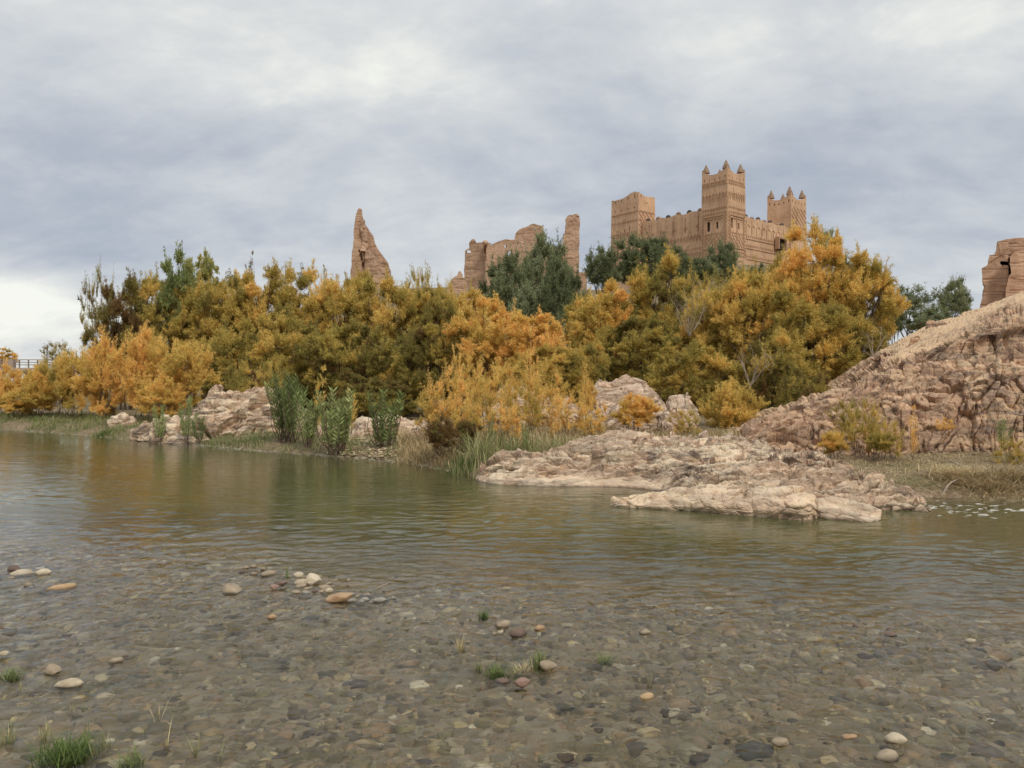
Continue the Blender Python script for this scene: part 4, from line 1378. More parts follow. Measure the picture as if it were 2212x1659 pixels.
G3 = 'orange tamarisk shrubs along the water'
for p, cx, cy, rx, ry, d, t, lab in [
    ('shrub0', 12, 845, 52, 52, 34, .72, 'orange shrub cut by the left edge of the view'),
    ('shrub1', 88, 842, 56, 60, 33, .76, 'orange shrub second from the left edge'),
    ('shrub2', 152, 826, 58, 76, 32, .80, 'deep orange shrub below the thin brown tree'),
    ('shrub0', 222, 822, 62, 88, 31, .72, 'tall yellow orange shrub with dark stems at its middle'),
    ('shrub1', 312, 800, 70, 100, 29.5, .82, 'tallest bright orange shrub of the left bank'),
    ('shrub2', 392, 812, 74, 88, 28.5, .76, 'wide orange yellow shrub left of the rock outcrop'),
    ('shrub0', 350, 860, 60, 46, 27.5, .66, 'low brownish orange shrub at the foot of the tallest one'),
    ('wisp1', 122, 768, 40, 34, 44, .20, 'dark thin twigged bush above the left shrubs'),
    ('shrub2', 45, 872, 60, 30, 32, .62, 'low yellow brown shrub by the left grassy bank'),
    ('wisp0', 530, 830, 54, 50, 25.5, .46, 'pale olive gold feathery shrub above the rock outcrop'),
    ('wisp1', 595, 822, 40, 55, 25, .40, 'thin pale green shrub above the right of the rock outcrop'),
    ('wisp0', 972, 868, 62, 74, 17.6, .82, 'pale orange feathery shrub left of the reeds'),
    ('wisp1', 1052, 868, 66, 70, 18.4, .84, 'orange see-through shrub before the long low rock'),
    ('wisp0', 1136, 878, 62, 66, 18.2, .80, 'orange shrub with a tall leader in the middle of the bank'),
    ('wisp1', 1215, 896, 58, 52, 17.8, .88, 'reddish orange low shrub above the reeds'),
    ('wisp0', 1280, 905, 44, 44, 17.4, .84, 'small orange shrub at the left of the shelf'),
    ('shrub1', 1375, 888, 54, 40, 18.8, .74, 'rounded gold shrub in front of the lower boulder'),
    ('shrub0', 955, 938, 40, 36, 15.8, .05, 'brown dying low shrub overhanging the water'),
    ('shrub2', 1010, 935, 34, 30, 16.2, .25, 'brown green low shrub beside the reeds'),
    ('shrub2', 1802, 958, 36, 30, 14.3, .80, 'bright orange low shrub at the foot of the right slope'),
    ('wisp0', 1865, 920, 52, 56, 14.6, .48, 'olive yellow feathery shrub on the right slope'),
    ('wisp1', 1828, 905, 40, 48, 15.0, .26, 'thin grey green shrub on the ridge of the right slope'),
    ('wisp1', 1925, 945, 40, 44, 14.2, .30, 'brownish thin shrub at the foot of the right slope'),
    ('wisp0', 2040, 918, 26, 16, 14.7, .95, 'small red orange tuft clinging to the right rock face'),
    ('wisp1', 2190, 985, 44, 44, 13.4, .55, 'yellowish thin shrub at the right edge'),
    ('wisp0', 1010, 830, 60, 62, 19.5, .80, 'tall peach orange feathery shrub behind the pale orange one'),
    ('wisp1', 1100, 835, 60, 60, 19.8, .78, 'peach orange feathery shrub before the orange gold tamarisk'),
    ('wisp0', 1180, 845, 56, 56, 19.6, .82, 'peach orange shrub right of the tallest sapling'),
    ('wisp1', 930, 885, 40, 56, 17.8, .80, 'pale orange feathery shrub nearest the straw tangle'),
    ('wisp0', 1010, 905, 54, 44, 16.8, .84, 'low orange shrub just left behind the reeds'),
    ('wisp1', 1100, 910, 54, 40, 16.6, .86, 'low orange shrub just behind the middle of the reeds'),
    ('shrub1', 1900, 955, 36, 26, 14.0, .35, 'low brown green shrub among the dry grass below the cliff'),
    ('shrub1', 1270, 858, 22, 40, 20.2, .80, 'narrow gold shrub left of the dome boulder'),
    ('wisp1', 1480, 915, 40, 36, 18.5, .30, 'greenish thin shrub right of the gold rounded one'),
]:
    t = t * .93 + R.normal(.06, .08)
    if p.startswith('shrub') or d < 21: cy, rx, ry = cy + .08 * ry, rx * 1.12, ry * 1.08
    plant('tamarisk_shrub', lab, 'shrub', cx, cy, rx, ry, d, p, t, G3)
for px, yb, yt, wp, d, p, t, lab in [
    (985, 900, 745, 30, 18.0, 'sap0', .80, 'slim orange sapling spire above the pale orange shrub'),
    (1148, 915, 715, 40, 18.6, 'sap1', .84, 'tallest slim orange sapling in the middle of the bank'),
    (1262, 880, 770, 22, 19.0, 'sap0', .80, 'slim gold sapling just left of the dome boulder'),
    (690, 930, 795, 34, 20.5, 'sap1', .72, 'gold sapling between the tallest oleander and the dark hollow'),
    (758, 930, 840, 26, 20.0, 'sap0', .66, 'small pale sapling between the two middle oleanders'),
    (1972, 985, 880, 30, 14.1, 'sap1', .98, 'thin red orange sapling at the foot of the cliff'),
    (1090, 930, 830, 30, 17.4, 'sap0', .86, 'thin orange sapling left of the tallest slim one'),
    (1205, 940, 840, 30, 16.8, 'sap1', .90, 'thin orange sapling right of the tallest slim one'),
    (100, 800, 745, 14, 40, 'sap0', .15, 'dark thin sapling on the skyline above the far left shrubs'),
    (540, 640, 545, 22, 42, 'sap1', .05, 'nearly bare grey sapling on the skyline'),
    (700, 640, 572, 18, 42, 'sap0', .38, 'feathery sapling top left of the broken spire'),
    (1010, 940, 850, 30, 16.6, 'sap1', .82, 'leaning orange sapling next to the reeds'),
]:
    sapling('tamarisk_sapling', lab, px, yb, yt, wp, d, p, t, 'slim tamarisk saplings')


# dead, pale twigs showing in front of the gold tamarisks
def twig_bush(label, px, py, r, d, seed, n=9):
    rs = np.random.RandomState(seed)
    mb = MB()
    c = D(px, py, d)
    rr = r / F * d
    base = c - np.array([0, 0, rr * 1.1])
    for i in range(n):
        tip = c + nrm(rs.normal(size=3) + np.array([0, 0, .5])) * rr * rs.uniform(.5, 1)
        pts = limb(mb, base, tip, .014, .004, rs, .1, 6, 4)
        for j in range(5):
            a = pts[rs.randint(2, 7)]
            limb(mb, a, a + rs.normal(0, .35, 3) * rr + np.array([0, 0, .1 * rr]), .006, .002, rs, .1, 4, 3)
    mb.V = [(v[0] - base[0], v[1] - base[1], v[2] - base[2]) for v in mb.V]
    o = mb.build('dead_branch', M['deadwood'])
    o.location = base
    return tag(o, label, 'dead branch')


twig_bush('pale bare branches tangled below the central castle tower', 1490, 660, 60, 28.6, 5, 12)
twig_bush('pale bare branches in the lower gold tamarisks on the right', 1620, 780, 50, 24.2, 6, 9)
twig_bush('fan of bare dry twigs on the sandy patch at right', 1885, 735, 34, 24.5, 7, 7)


# ------------------------------------------------------------------ oleanders
def oleander_proto(seed, n=10):
    rs = np.random.RandomState(seed)
    mb = MB(); Ps, Ds, Ls, Ts = [], [], [], []
    for s in range(n):
        an = rs.rand() * 6.28; rr = rs.uniform(.05, .30)
        top = np.array([math.cos(an) * rr * 1.15, math.sin(an) * rr * 1.15, rs.uniform(.55, 1.0)])
        b0 = np.array([math.cos(an) * .06, math.sin(an) * .06, -.1])
        limb(mb, b0, top, .012, .004, rs, 0, 6, 4)
        m_ = 24
        for j in range(m_):
            t = .22 + .78 * j / (m_ - 1)
            p = b0 + (top - b0) * t
            for q in range(3):
                a2 = q * 2.09 + j * 1.1 + rs.normal(0, .2)
                d = nrm(np.array([math.cos(a2) * .9, math.sin(a2) * .9, .45 + .55 * t]))
                Ps.append(p); Ds.append(d); Ls.append(.135 * rs.uniform(.75, 1.15)); Ts.append(rs.normal(.45, .12) + (.35 if rs.rand() < .12 else 0) - .1 * t)
    P = np.array(Ps); Dr = np.array(Ds); L = np.array(Ls)
    V, Fc = blades_leaf(P, Dr, L, L * .19, rs)
    pr = Proto()
    o = mk('foliage', V, Fc, M['oleander'], attrs={'tint': np.repeat(np.clip(Ts, 0, 1), 4), 'leaf': np.repeat(rs.rand(len(L)), 4)}, link=False)
    pr.crown = o.data; bpy.data.objects.remove(o)
    o = mb.build('stem', M['bark'], link=False)
    pr.trunk = o.data; bpy.data.objects.remove(o)
    return pr


OL = [oleander_proto(700, 9), oleander_proto(701, 12), oleander_proto(702, 6)]
for px, yb, yt, wp, d, k, t, lab in [
    (612, 940, 812, 60, 20.3, 1, .20, 'tallest dark green oleander beside the rock outcrop'),
    (632, 942, 822, 46, 20.0, 1, .22, 'dark green oleander grown into the tallest one'),
    (664, 955, 845, 48, 19.2, 0, .42, 'lighter green oleander right of the tallest one'),
    (722, 968, 846, 62, 18.2, 1, .62, 'bright yellow green oleander in the middle of the row'),
    (742, 966, 870, 30, 18.4, 0, .45, 'narrow green oleander leaning on the bright one'),
    (832, 966, 850, 62, 18.3, 1, .30, 'deep green oleander at the right end of the row'),
    (344, 950, 872, 28, 22.2, 2, .50, 'small oleander among the rocks at the left end of the outcrop'),
    (404, 950, 858, 32, 21.8, 2, .60, 'small yellowing oleander in front of the rock outcrop'),
    (430, 952, 900, 26, 21.6, 2, .05, 'small dark brown plant at the foot of the rock outcrop'),
    (1062, 985, 895, 14, 15.6, 2, .30, 'single thin oleander stem standing in the reeds'),
    (1135, 975, 910, 16, 15.2, 2, .34, 'short oleander stem in the right part of the reeds'),
    (2165, 960, 905, 26, 14.3, 2, .30, 'small green oleander growing on the right rock face'),
]:
    b = D(px, yb, d)
    b[2] = max(b[2], gz(b[0], b[1]) - .05)
    root = empty('oleander', tuple(b), lab, 'oleander', 'oleander bushes on the bank', rz=R.rand() * 6)
    hh = (yb - yt) / F * d
    for nm, me in (('stem', OL[k].trunk), ('foliage', OL[k].crown)):
        o = bpy.data.objects.new(nm, me); COL.objects.link(o); o.parent = root
        wd = wp / F * d / .50
        o.scale = (wd, wd, hh); o.color = (t, 1, 1, 1)


# ------------------------------------------------------------------ grass and reeds
def grass_mesh(pos, hts, wds, lean, tints, rs, seg=3):
    """curved tapering blades"""
    n = len(pos)
    an = rs.rand(n) * 6.283
    dx, dy = np.cos(an), np.sin(an)
    V = np.zeros((n, seg * 2 + 1, 3))
    for k in range(seg + 1):
        t = k / seg
        bend = lean * t ** 2 * hts
        c = pos + np.stack([dx * bend, dy * bend, hts * t * (1 - .25 * lean * t)], 1)
        if k < seg:
            ww = wds * (1 - .6 * t) * .5
            V[:, 2 * k] = c + np.stack([-dy * ww, dx * ww, 0 * ww], 1)
            V[:, 2 * k + 1] = c - np.stack([-dy * ww, dx * ww, 0 * ww], 1)
        else:
            V[:, 2 * k] = c
    m_ = seg * 2 + 1
    b = np.arange(n)[:, None] * m_
    T = []
    for k in range(seg - 1):
        T.append(np.concatenate([b + 2 * k, b + 2 * k + 1, b + 2 * k + 3], 1))
        T.append(np.concatenate([b + 2 * k, b + 2 * k + 3, b + 2 * k + 2], 1))
    k = seg - 1
    T.append(np.concatenate([b + 2 * k, b + 2 * k + 1, b + 2 * k + 2], 1))
    return V.reshape(-1, 3), np.concatenate(T), np.repeat(tints, m_), np.repeat(rs.rand(n), m_)


def grass_obj(name, pos, hts, wds, lean, tints, base_t, label, cat=None, group=None, kind=None, seed=1, origin=None):
    rs = np.random.RandomState(seed)
    V, Fc, T, Lf = grass_mesh(pos, hts, wds, lean, np.clip(tints, 0, 1), rs)
    if origin is not None: V = V - np.asarray(origin)
    o = mk(name, V, Fc, M['straw' if ('straw' in name or 'dry' in name) else 'grass'], attrs={'tint': T, 'leaf': Lf})
    if origin is not None: o.location = tuple(origin)
    o.color = (base_t, 1, 1, 1)
    return tag(o, label, cat, group, kind)


rs = np.random.RandomState(77)


def on_bank(n, s0, s1, x0, x1):
    x = rs.uniform(x0, x1, n)
    s = rs.uniform(s0, s1, n)
    y = np.interp(x, SHX, SHY) + s
    return x, y


# bank grass, left bank to the reeds
n = 26000
x, y = on_bank(n, -.05, 4.5, -24, -1.0)
cl = fbm(np.stack([x, y, x * 0], 1) * .9, 3)
k = cl + rs.normal(0, .15, n) > -.05
x, y, cl = x[k], y[k], cl[k]
n = len(x)
grass_obj('grass', np.stack([x, y, ground_z(x, y) - .01], 1), rs.uniform(.05, .24, n) * (1 + cl), rs.uniform(.008, .02, n), rs.uniform(.2, 1.1, n),
          rs.normal(.5, .25, n) + .25 * fbm(np.stack([x, y, x * 0], 1) * .5 + 9, 2), .42, 'short green and straw grass along the left bank', kind='stuff')
n = 15000
px = rs.uniform(1800, 2600, n); py = rs.uniform(995, 1084, n)
d = (H - .15) * F / (py - 829.5)
x = (px - 1106) / F * d
k = d > np.interp(x, SHX, SHY) + .02
x, d = x[k], d[k]
n = len(x)
grass_obj('dry_grass', np.stack([x, d, ground_z(x, d) - .01], 1), rs.uniform(.03, .11, n), rs.uniform(.006, .012, n), rs.uniform(.8, 2.6, n),
          rs.normal(.55, .25, n) + .5 * fbm(np.stack([x, d, x * 0], 1) * .9, 3), .72, 'matted straw and grass on the right bank below the cliff', kind='stuff', seed=3)
n = 5000
px = rs.uniform(1240, 1600, n); d = rs.uniform(15.8, 19.5, n); x = (px - 1106) / F * d
grass_obj('dry_grass', np.stack([x, d, ground_z(x, d)], 1), rs.uniform(.06, .3, n), rs.uniform(.008, .018, n), rs.uniform(.3, 1.3, n),
          rs.normal(.5, .25, n), .66, 'dry straw grass between the shelf and the boulders', kind='stuff', seed=4)
n = 9000
px = rs.uniform(860, 1330, n); d = rs.uniform(16.2, 20, n); x = (px - 1106) / F * d
grass_obj('dry_grass', np.stack([x, d, ground_z(x, d)], 1), rs.uniform(.08, .45, n), rs.uniform(.008, .018, n), rs.uniform(.3, 1.2, n),
          rs.normal(.6, .22, n), .70, 'dry orange straw under the central shrubs', kind='stuff', seed=5)


def reed_clump(label, px, d, w_, h0, h1, n, bt, seed, dep=.4, lean=(.15, 1.2), bw=(.008, .017), name='reed_clump', cat='reeds', group='reed clumps by the water', kind_=None):
    if kind_: cat = group = None
    r_ = np.random.RandomState(seed)
    c = np.array([(px - 1106) / F * d, d, 0.])
    c[2] = gz(c[0], c[1])
    x = c[0] + r_.normal(0, w_ / F * d * .5, n); y = c[1] + r_.normal(0, dep, n)
    return grass_obj(name, np.stack([x, y, np.maximum(ground_z(x, y), -.05) - .02], 1), r_.uniform(h0, h1, n), r_.uniform(*bw, n), r_.uniform(*lean, n), r_.normal(.45, .25, n), bt,
                     label, cat, group, kind_, seed=seed, origin=c)


reed_clump('tall grey green reeds at the left tip of the rock shelf', 1035, 14.9, 50, .3, .85, 330, .60, 31)
reed_clump('green reeds right behind the smooth end of the shelf', 1105, 15.3, 60, .25, .7, 330, .52, 32)
reed_clump('shorter mixed green and straw reeds behind the shelf', 1185, 15.6, 55, .2, .6, 300, .62, 33)
reed_clump('reeds with straw tips at the right end of the reed bed', 1232, 15.9, 40, .2, .5, 260, .56, 34)
reed_clump('low vivid green grass tuft at the water left of the shelf', 1000, 14.75, 34, .10, .28, 420, .14, 35, .25, group='grass tufts at the waterline', name='grass_tuft', cat='grass tuft')
reed_clump('low green grass at the water in front of the tallest oleander', 520, 20.9, 90, .05, .16, 700, .22, 36, .3, kind_='stuff', name='waterline_grass')
reed_clump('dark green grass tuft at the water left of the outcrop', 222, 25.2, 20, .10, .26, 260, .08, 37, .2, group='grass tufts at the waterline', name='grass_tuft', cat='grass tuft')
reed_clump('straw coloured tangle at the water right of the oleanders', 900, 16.9, 40, .10, .42, 420, .80, 38, .35, lean=(.5, 1.8), group='straw tangles on the bank', name='straw_tangle', cat='dry grass')
reed_clump('brown straw tangle hanging over the water left of the reeds', 960, 16.0, 44, .10, .40, 420, .78, 39, .3, lean=(.5, 2.0), group='straw tangles on the bank', name='straw_tangle', cat='dry grass')

# small tufts in the shallows
for fz, a, b, wpx, hpx, n, bt, lean, lab in [
    (sz7, 370, 1240, 130, 62, 420, .22, (.2, 1.2), 'large bright green grass clump at the lower left corner'),
    (sz7, 60, 800, 44, 36, 130, .38, (.2, 1.0), 'green grass tuft at the left edge beside the pale stones'),
    (sz8, 295, 212, 18, 26, 70, .10, (.2, .9), 'small dark green tuft at the head of the riffle'),
    (sz8, 215, 328, 18, 40, 45, .86, (.1, .6), 'tall dry straw tuft in the middle shallows'),
    (sz8, 172, 344, 16, 18, 35, .95, (.3, 1.0), 'low whitish tuft left of the tall dry straw tuft'),
    (sz8, 500, 392, 40, 52, 110, .40, (.1, .8), 'tall green tuft behind the two tone stone'),
    (sz8, 345, 415, 50, 34, 150, .36, (.3, 1.1), 'wide green tuft above the reddish stone'),
    (sz8, 442, 395, 24, 30, 40, .90, (.3, 1.2), 'whitish curled blades between the two green tufts'),
    (sz8, 412, 418, 22, 34, 40, .66, (.2, 1.0), 'thin brown green tuft right behind the reddish stone'),
    (sz8, 276, 400, 16, 36, 24, .60, (.1, .6), 'sparse thin stalks left of the wide green tuft'),
    (sz8, 728, 374, 34, 34, 90, .45, (.3, 1.1), 'green tuft alone to the right of the two tone stone'),
    (sz8, 880, 452, 14, 70, 9, .80, (.1, .5), 'few tall dry bent stems in the centre shallows'),
    (sz8, 1055, 495, 8, 12, 6, .7, (.1, .5), 'tiny pale sprig right of the yellow stone'),
    (sz7, 1592, 236, 8, 34, 10, .45, (.0, .2), 'single upright green sprig above the stone pile'),
    (sz7, 208, 940, 24, 26, 9, .55, (.1, .4), 'two short dark sprigs below the cream stone'),
    (sz7, 392, 975, 22, 26, 9, .50, (.1, .6), 'forked short sprig left of the green weed'),
    (sz7, 462, 972, 10, 26, 6, .50, (.0, .3), 'single short dark sprig near the forked one'),
    (sz7, 50, 1150, 40, 76, 26, .62, (.1, .6), 'brown weed stalks near the left edge at the bottom'),
    (sz7, 120, 860, 14, 24, 9, .60, (.1, .6), 'brownish sprig below the left edge tuft'),
    (sz7, 570, 1180, 40, 50, 22, .58, (.1, .7), 'thin brown stalks right of the green clump'),
    (sz7, 720, 1280, 70, 44, 90, .38, (.2, 1.0), 'low green grass at the bottom edge right of the clump'),
    (sz7, 800, 1100, 10, 34, 6, .55, (.0, .3), 'lone thin stalk in the lower left shallows'),
    (sz7, 1080, 1210, 30, 50, 14, .55, (.1, .7), 'thin brown sprigs near the bottom left centre'),
    (sz7, 1200, 1240, 14, 44, 6, .6, (.0, .4), 'upright dry stalk near the bottom centre'),
    (sz7, 235, 1130, 40, 50, 18, .60, (.1, .6), 'dark stalks just above the large green clump'),
    (sz7, 915, 1160, 22, 70, 7, .88, (.2, .9), 'pale straw stems leaning in the lower left water'),
    (sz7, 890, 1010, 30, 60, 6, .92, (.5, 1.2), 'pale drifting straw blades above the leaning stems'),
]:
    px, py = fz(a, b)
    base = Dw(px, min(py, 1850))
    k = F / base[1]
    wm, hm = wpx * 1.0 / k, hpx / k
    r_ = np.random.RandomState(int(a * 7 + b))
    x = base[0] + r_.normal(0, wm * .22, n); y = base[1] + r_.normal(0, wm * .18, n)
    p = np.stack([x, y, np.full(n, -.03)], 1)
    grass_obj('grass_tuft', p, r_.uniform(.45, 1.05, n) * hm + .03, np.full(n, .0045 + .0012 * base[1] / 4), r_.uniform(*lean, n), r_.normal(.5, .22, n), bt, lab, 'grass tuft',
              'small tufts growing in the shallows', seed=int(a + b), origin=(base[0], base[1], 0))


# driftwood sticks and roots on the right bank
def stick(label, pts, r, name='driftwood', cat='driftwood'):
    mb = MB()
    P = [D(*p) for p in pts]
    o0 = P[0]
    Q = spline_rows(np.array(P), np.linspace(0, len(P) - 1, 9)) - o0
    mb.tube(Q, [r * (1 - .6 * i / 8) for i in range(9)], 6)
    o = mb.build(name, M['deadwood'], smooth=True)
    o.location = tuple(o0)
    return tag(o, label, cat, 'driftwood on the right bank')


stick('pale bent root reaching down into the foam water', [(2035, 1072, 11.6), (2050, 1046, 11.7), (2072, 1034, 11.9)], .02)
stick('straight pale pole sloping to the water at the right edge', [(2090, 1030, 12.1), (2150, 1068, 11.6), (2185, 1085, 11.3)], .022)
stick('pale stick leaning against the foot of the cliff', [(2052, 995, 13.5), (2085, 1010, 13.2), (2100, 1020, 13.0)], .02)
stick('short white stub standing on the dark bank edge', [(2028, 1062, 11.8), (2030, 1048, 11.85)], .025)
stick('short horizontal pale stick high on the rock face', [(2190, 893, 14.7), (2205, 896, 14.6), (2225, 895, 14.5)], .02)
stick('thin dark twig lying in the water right of the stone pile', [(812, 1272, 6.35), (832, 1262, 6.5), (860, 1250, 6.75)], .006)
reed_clump('big hanging straw mat over the dark undercut bank', 2080, 12.2, 60, .1, .32, 1100, .86, 51, .25, lean=(.8, 2.2), group='straw tangles on the bank', name='straw_tangle', cat='dry grass')
reed_clump('straw mat sliding into the water at the right', 2130, 11.7, 50, .08, .25, 800, .84, 52, .2, lean=(.8, 2.4), group='straw tangles on the bank', name='straw_tangle', cat='dry grass')
reed_clump('brown brush at the right edge above the water', 2200, 11.9, 50, .1, .35, 600, .55, 53, .3, lean=(.5, 1.8), group='straw tangles on the bank', name='straw_tangle', cat='dry grass')
mound('earth_clod', 1985, 2060, 2110, 1078, 1030, 11.9, 1.0, 'dark undercut earth bank under the straw mat', seed=13, n=70, mat='cliff', rough=.7)
mound('earth_clod', 2100, 2190, 2290, 1085, 1032, 11.6, 1.0, 'dark earth bank edge at the right side of the view', seed=14, n=70, mat='cliff', rough=.7)


# foam flecks drifting on the water
def foam(pts, label, mt=None):
    mt = mt or M['foam']
    rs_ = np.random.RandomState(len(pts))
    Vs, Fs = [], []
    for (x, y, a, b) in pts:
        k = 9
        an = np.linspace(0, 2 * math.pi, k, endpoint=False)
        r = rs_.uniform(.45, 1.25, k)
        i0 = len(Vs)
        for q in range(k):
            Vs.append((x + math.cos(an[q]) * a * r[q], y + math.sin(an[q]) * b * r[q], .004))
        for q in range(k):
            Vs.append((x + math.cos(an[q]) * a * r[q] * .7, y + math.sin(an[q]) * b * r[q] * .7, .007 + .002 * rs_.rand()))
        for q in range(k):
            Fs.append((i0 + q, i0 + (q + 1) % k, i0 + k + (q + 1) % k, i0 + k + q))
        Fs.append(tuple(i0 + k + q for q in range(k)))
    o = mk('foam', Vs, Fs, mt, smooth=True)
    return tag(o, label, None, kind='stuff')


pts = []
for _ in range(230):
    px = rs.uniform(1985, 2330); py = 1080 + (px - 1985) * .05 + abs(rs.normal(0, 10)) + rs.uniform(0, 10)
    if rs.rand() < .2: py += rs.uniform(0, 14)
    b = Dw(px, py)
    s_ = rs.uniform(.004, .016)
    pts.append((b[0], b[1], s_ * 5.0, s_ * .8))
foam(pts, 'white foam streaks drifting below the right bank')
pts = []
for cx, cy, w_, h_, n in ((290, 1188, 28, 4, 40), (370, 1195, 18, 4, 26), (1410, 1312, 36, 12, 80), (1235, 1325, 26, 5, 26), (580, 1402, 12, 3, 14), (855, 1424, 26, 6, 40), (905, 1382, 10, 3, 12),
                          (1620, 1112, 40, 3, 18), (1775, 1350, 10, 3, 6), (245, 1433, 8, 2, 9), (1790, 1620, 10, 6, 8)):
    for _ in range(n):
        b = Dw(cx + rs.normal(0, w_ * .5), cy + rs.normal(0, h_ * .5))
        s_ = rs.uniform(.0015, .0045) * (b[1] / 6)
        pts.append((b[0], b[1], s_ * 1.4, s_))
foam(pts, 'small white splashes where the current breaks over stones')
pts = []
for _ in range(900):
    px = rs.uniform(0, 1000)
    x = (px - 1106) / F
    lo = np.interp(px, [0, 173, 285, 415, 536, 691, 873, 1000], [925, 938, 949, 958, 970, 981, 996, 1022])
    b = Dw(px, lo + abs(rs.normal(0, 1.5)) + 1)
    s_ = rs.uniform(.01, .03)
    pts.append((b[0], b[1], s_ * 2, s_ * .6))
foam(pts[:260], 'thin line of floating scum along the far bank', M['scum'])


# ------------------------------------------------------------------ kasbah
TH = math.radians(40)          # local X runs along the right wall, local Y along the left wall
KX, KY = 30.7, 110.0
KZ = 12.0
kas = empty('kasbah', (KX, KY, KZ), 'earthen kasbah castle with three tall towers on the hill', 'castle', rz=TH)
rk = np.random.RandomState(9)


def wob(P, a=0.05, s=0.5):
    """uneven hand-plastered surface"""
    return P + a * np.stack([fbm(P * s, 3), fbm(P * s + 40, 3), fbm(P * s + 80, 3)], 1)


class Face:
    """a battered wall face: u along the wall, z up, depth inwards. ox,oy = foot corner, ud = direction, nd = inward normal"""
    def __init__(s, o, ud, nin, w, z0, z1, k=0.0, top=None, zs=None):
        s.o = np.array(o, float); s.ud = np.array(ud, float); s.nin = np.array(nin, float)
        s.w, s.z0, s.z1, s.k, s.top, s.zs = w, z0, z1, k, top, zs

    def map(s, u, z, dep):
        u = np.asarray(u, float); z = np.asarray(z, float); dep = np.asarray(dep, float) + 0 * u
        tp = s.k * (z - s.z0)
        uu = s.w / 2 + (u - s.w / 2) * (1 - 2 * tp / s.w)
        zz = z.copy()
        if s.top is not None:
            zz = zz + np.where(z > s.zs, (z - s.zs) / (s.z1 - s.zs), 0) * s.top(u / s.w)
        P = np.zeros(u.shape + (3,))
        P[..., 0] = s.o[0] + s.ud[0] * uu + s.nin[0] * (dep + tp)
        P[..., 1] = s.o[1] + s.ud[1] * uu + s.nin[1] * (dep + tp)
        P[..., 2] = zz
        return P

    def wall(s, mb, holes, depth=.35, res=.9, thick=None):
        us = set(np.linspace(0, s.w, max(2, int(s.w / res) + 1)).round(3)); zs = set(np.linspace(s.z0, s.z1, max(2, int((s.z1 - s.z0) / res) + 1)).round(3))
        for h in holes:
            us |= {round(h[0], 3), round(h[1], 3)}; zs |= {round(h[2], 3), round(h[3], 3)}
        if s.zs: zs.add(round(s.zs, 3))
        us = sorted(us); zs = sorted(zs)
        Ug, Zg = np.meshgrid(us, zs)
        P = wob(s.map(Ug, Zg, 0).reshape(-1, 3))
        nu = len(us)
        Fc = []
        for j in range(len(zs) - 1):
            zm = (zs[j] + zs[j + 1]) / 2
            for i in range(nu - 1):
                um = (us[i] + us[i + 1]) / 2
                if any(h[0] < um < h[1] and h[2] < zm < h[3] for h in holes): continue
                a = j * nu + i
                Fc.append((a, a + 1, a + 1 + nu, a + nu))
        mb.add(P, Fc)
        for h in holes:
            c = np.array([(h[0], h[2]), (h[1], h[2]), (h[1], h[3]), (h[0], h[3])])
            f_ = wob(s.map(c[:, 0], c[:, 1], 0)); b_ = wob(s.map(c[:, 0], c[:, 1], depth))
            mb.add(np.concatenate([f_, b_]), [(0, 1, 5, 4), (1, 2, 6, 5), (2, 3, 7, 6), (3, 0, 4, 7), (4, 5, 6, 7)])
        # parapet: top edge and inner side
        if thick:
            u_ = np.array(us)
            o_ = wob(s.map(u_, np.full(nu, s.z1), 0)); i_ = s.map(u_, np.full(nu, s.z1), thick); d_ = s.map(u_, np.full(nu, s.z1 - 1.2), thick)
            Fc = []
            for i in range(nu - 1):
                Fc.append((i, i + 1, nu + i + 1, nu + i)); Fc.append((nu + i, nu + i + 1, 2 * nu + i + 1, 2 * nu + i))
            mb.add(np.concatenate([o_, i_, d_]), Fc)

    def bar(s, mb, a, b, t, out=.07):
        """raised bar from a to b (u,z) with thickness t"""
        a = np.array(a, float); b = np.array(b, float)
        d = b - a; L = np.linalg.norm(d)
        if L < 1e-6: return
        n = np.array([-d[1], d[0]]) / L * t / 2
        c = np.array([a + n, b + n, b - n, a - n])
        f_ = s.map(c[:, 0], c[:, 1], -out); g_ = s.map(c[:, 0], c[:, 1], .06)
        mb.hexa(np.concatenate([g_, f_]))

    def zig(s, mb, u0, u1, z, amp, per, t=.09, tails=0.0):
        n = max(2, int(round((u1 - u0) / (per / 2))))
        us = np.linspace(u0, u1, n + 1)
        for i in range(n):
            za = z + (amp if i % 2 else 0); zb = z + (0 if i % 2 else amp)
            s.bar(mb, (us[i], za), (us[i + 1], zb), t)
            if tails and i % 2 == 0:
                s.bar(mb, (us[i], za), (us[i], za - tails), t)

    def diamonds(s, mb, u0, u1, z0, z1, nx, nz, t=.08):
        du = (u1 - u0) / nx; dz = (z1 - z0) / nz
        for i in range(nx):
            for j in range(nz):
                a = u0 + du * i; b = z0 + dz * j
                s.bar(mb, (a, b + dz / 2), (a + du / 2, b + dz), t)
                s.bar(mb, (a + du / 2, b + dz), (a + du, b + dz / 2), t)
                s.bar(mb, (a + du, b + dz / 2), (a + du / 2, b), t)
                s.bar(mb, (a + du / 2, b), (a, b + dz / 2), t)

    def hatch(s, mb, u0, u1, z0, z1, n, t=.07):
        us = np.linspace(u0, u1, n + 1)
        for i in range(n):
            s.bar(mb, (us[i], z0), (us[i] + (z1 - z0) * .6, z1), t)


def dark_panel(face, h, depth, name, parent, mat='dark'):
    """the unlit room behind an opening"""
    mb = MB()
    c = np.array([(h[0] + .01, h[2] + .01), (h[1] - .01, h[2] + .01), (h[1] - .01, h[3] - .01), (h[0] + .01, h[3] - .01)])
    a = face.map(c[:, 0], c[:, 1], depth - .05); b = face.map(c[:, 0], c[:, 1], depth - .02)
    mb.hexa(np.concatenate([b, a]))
    return mb.build(name, M[mat], parent)


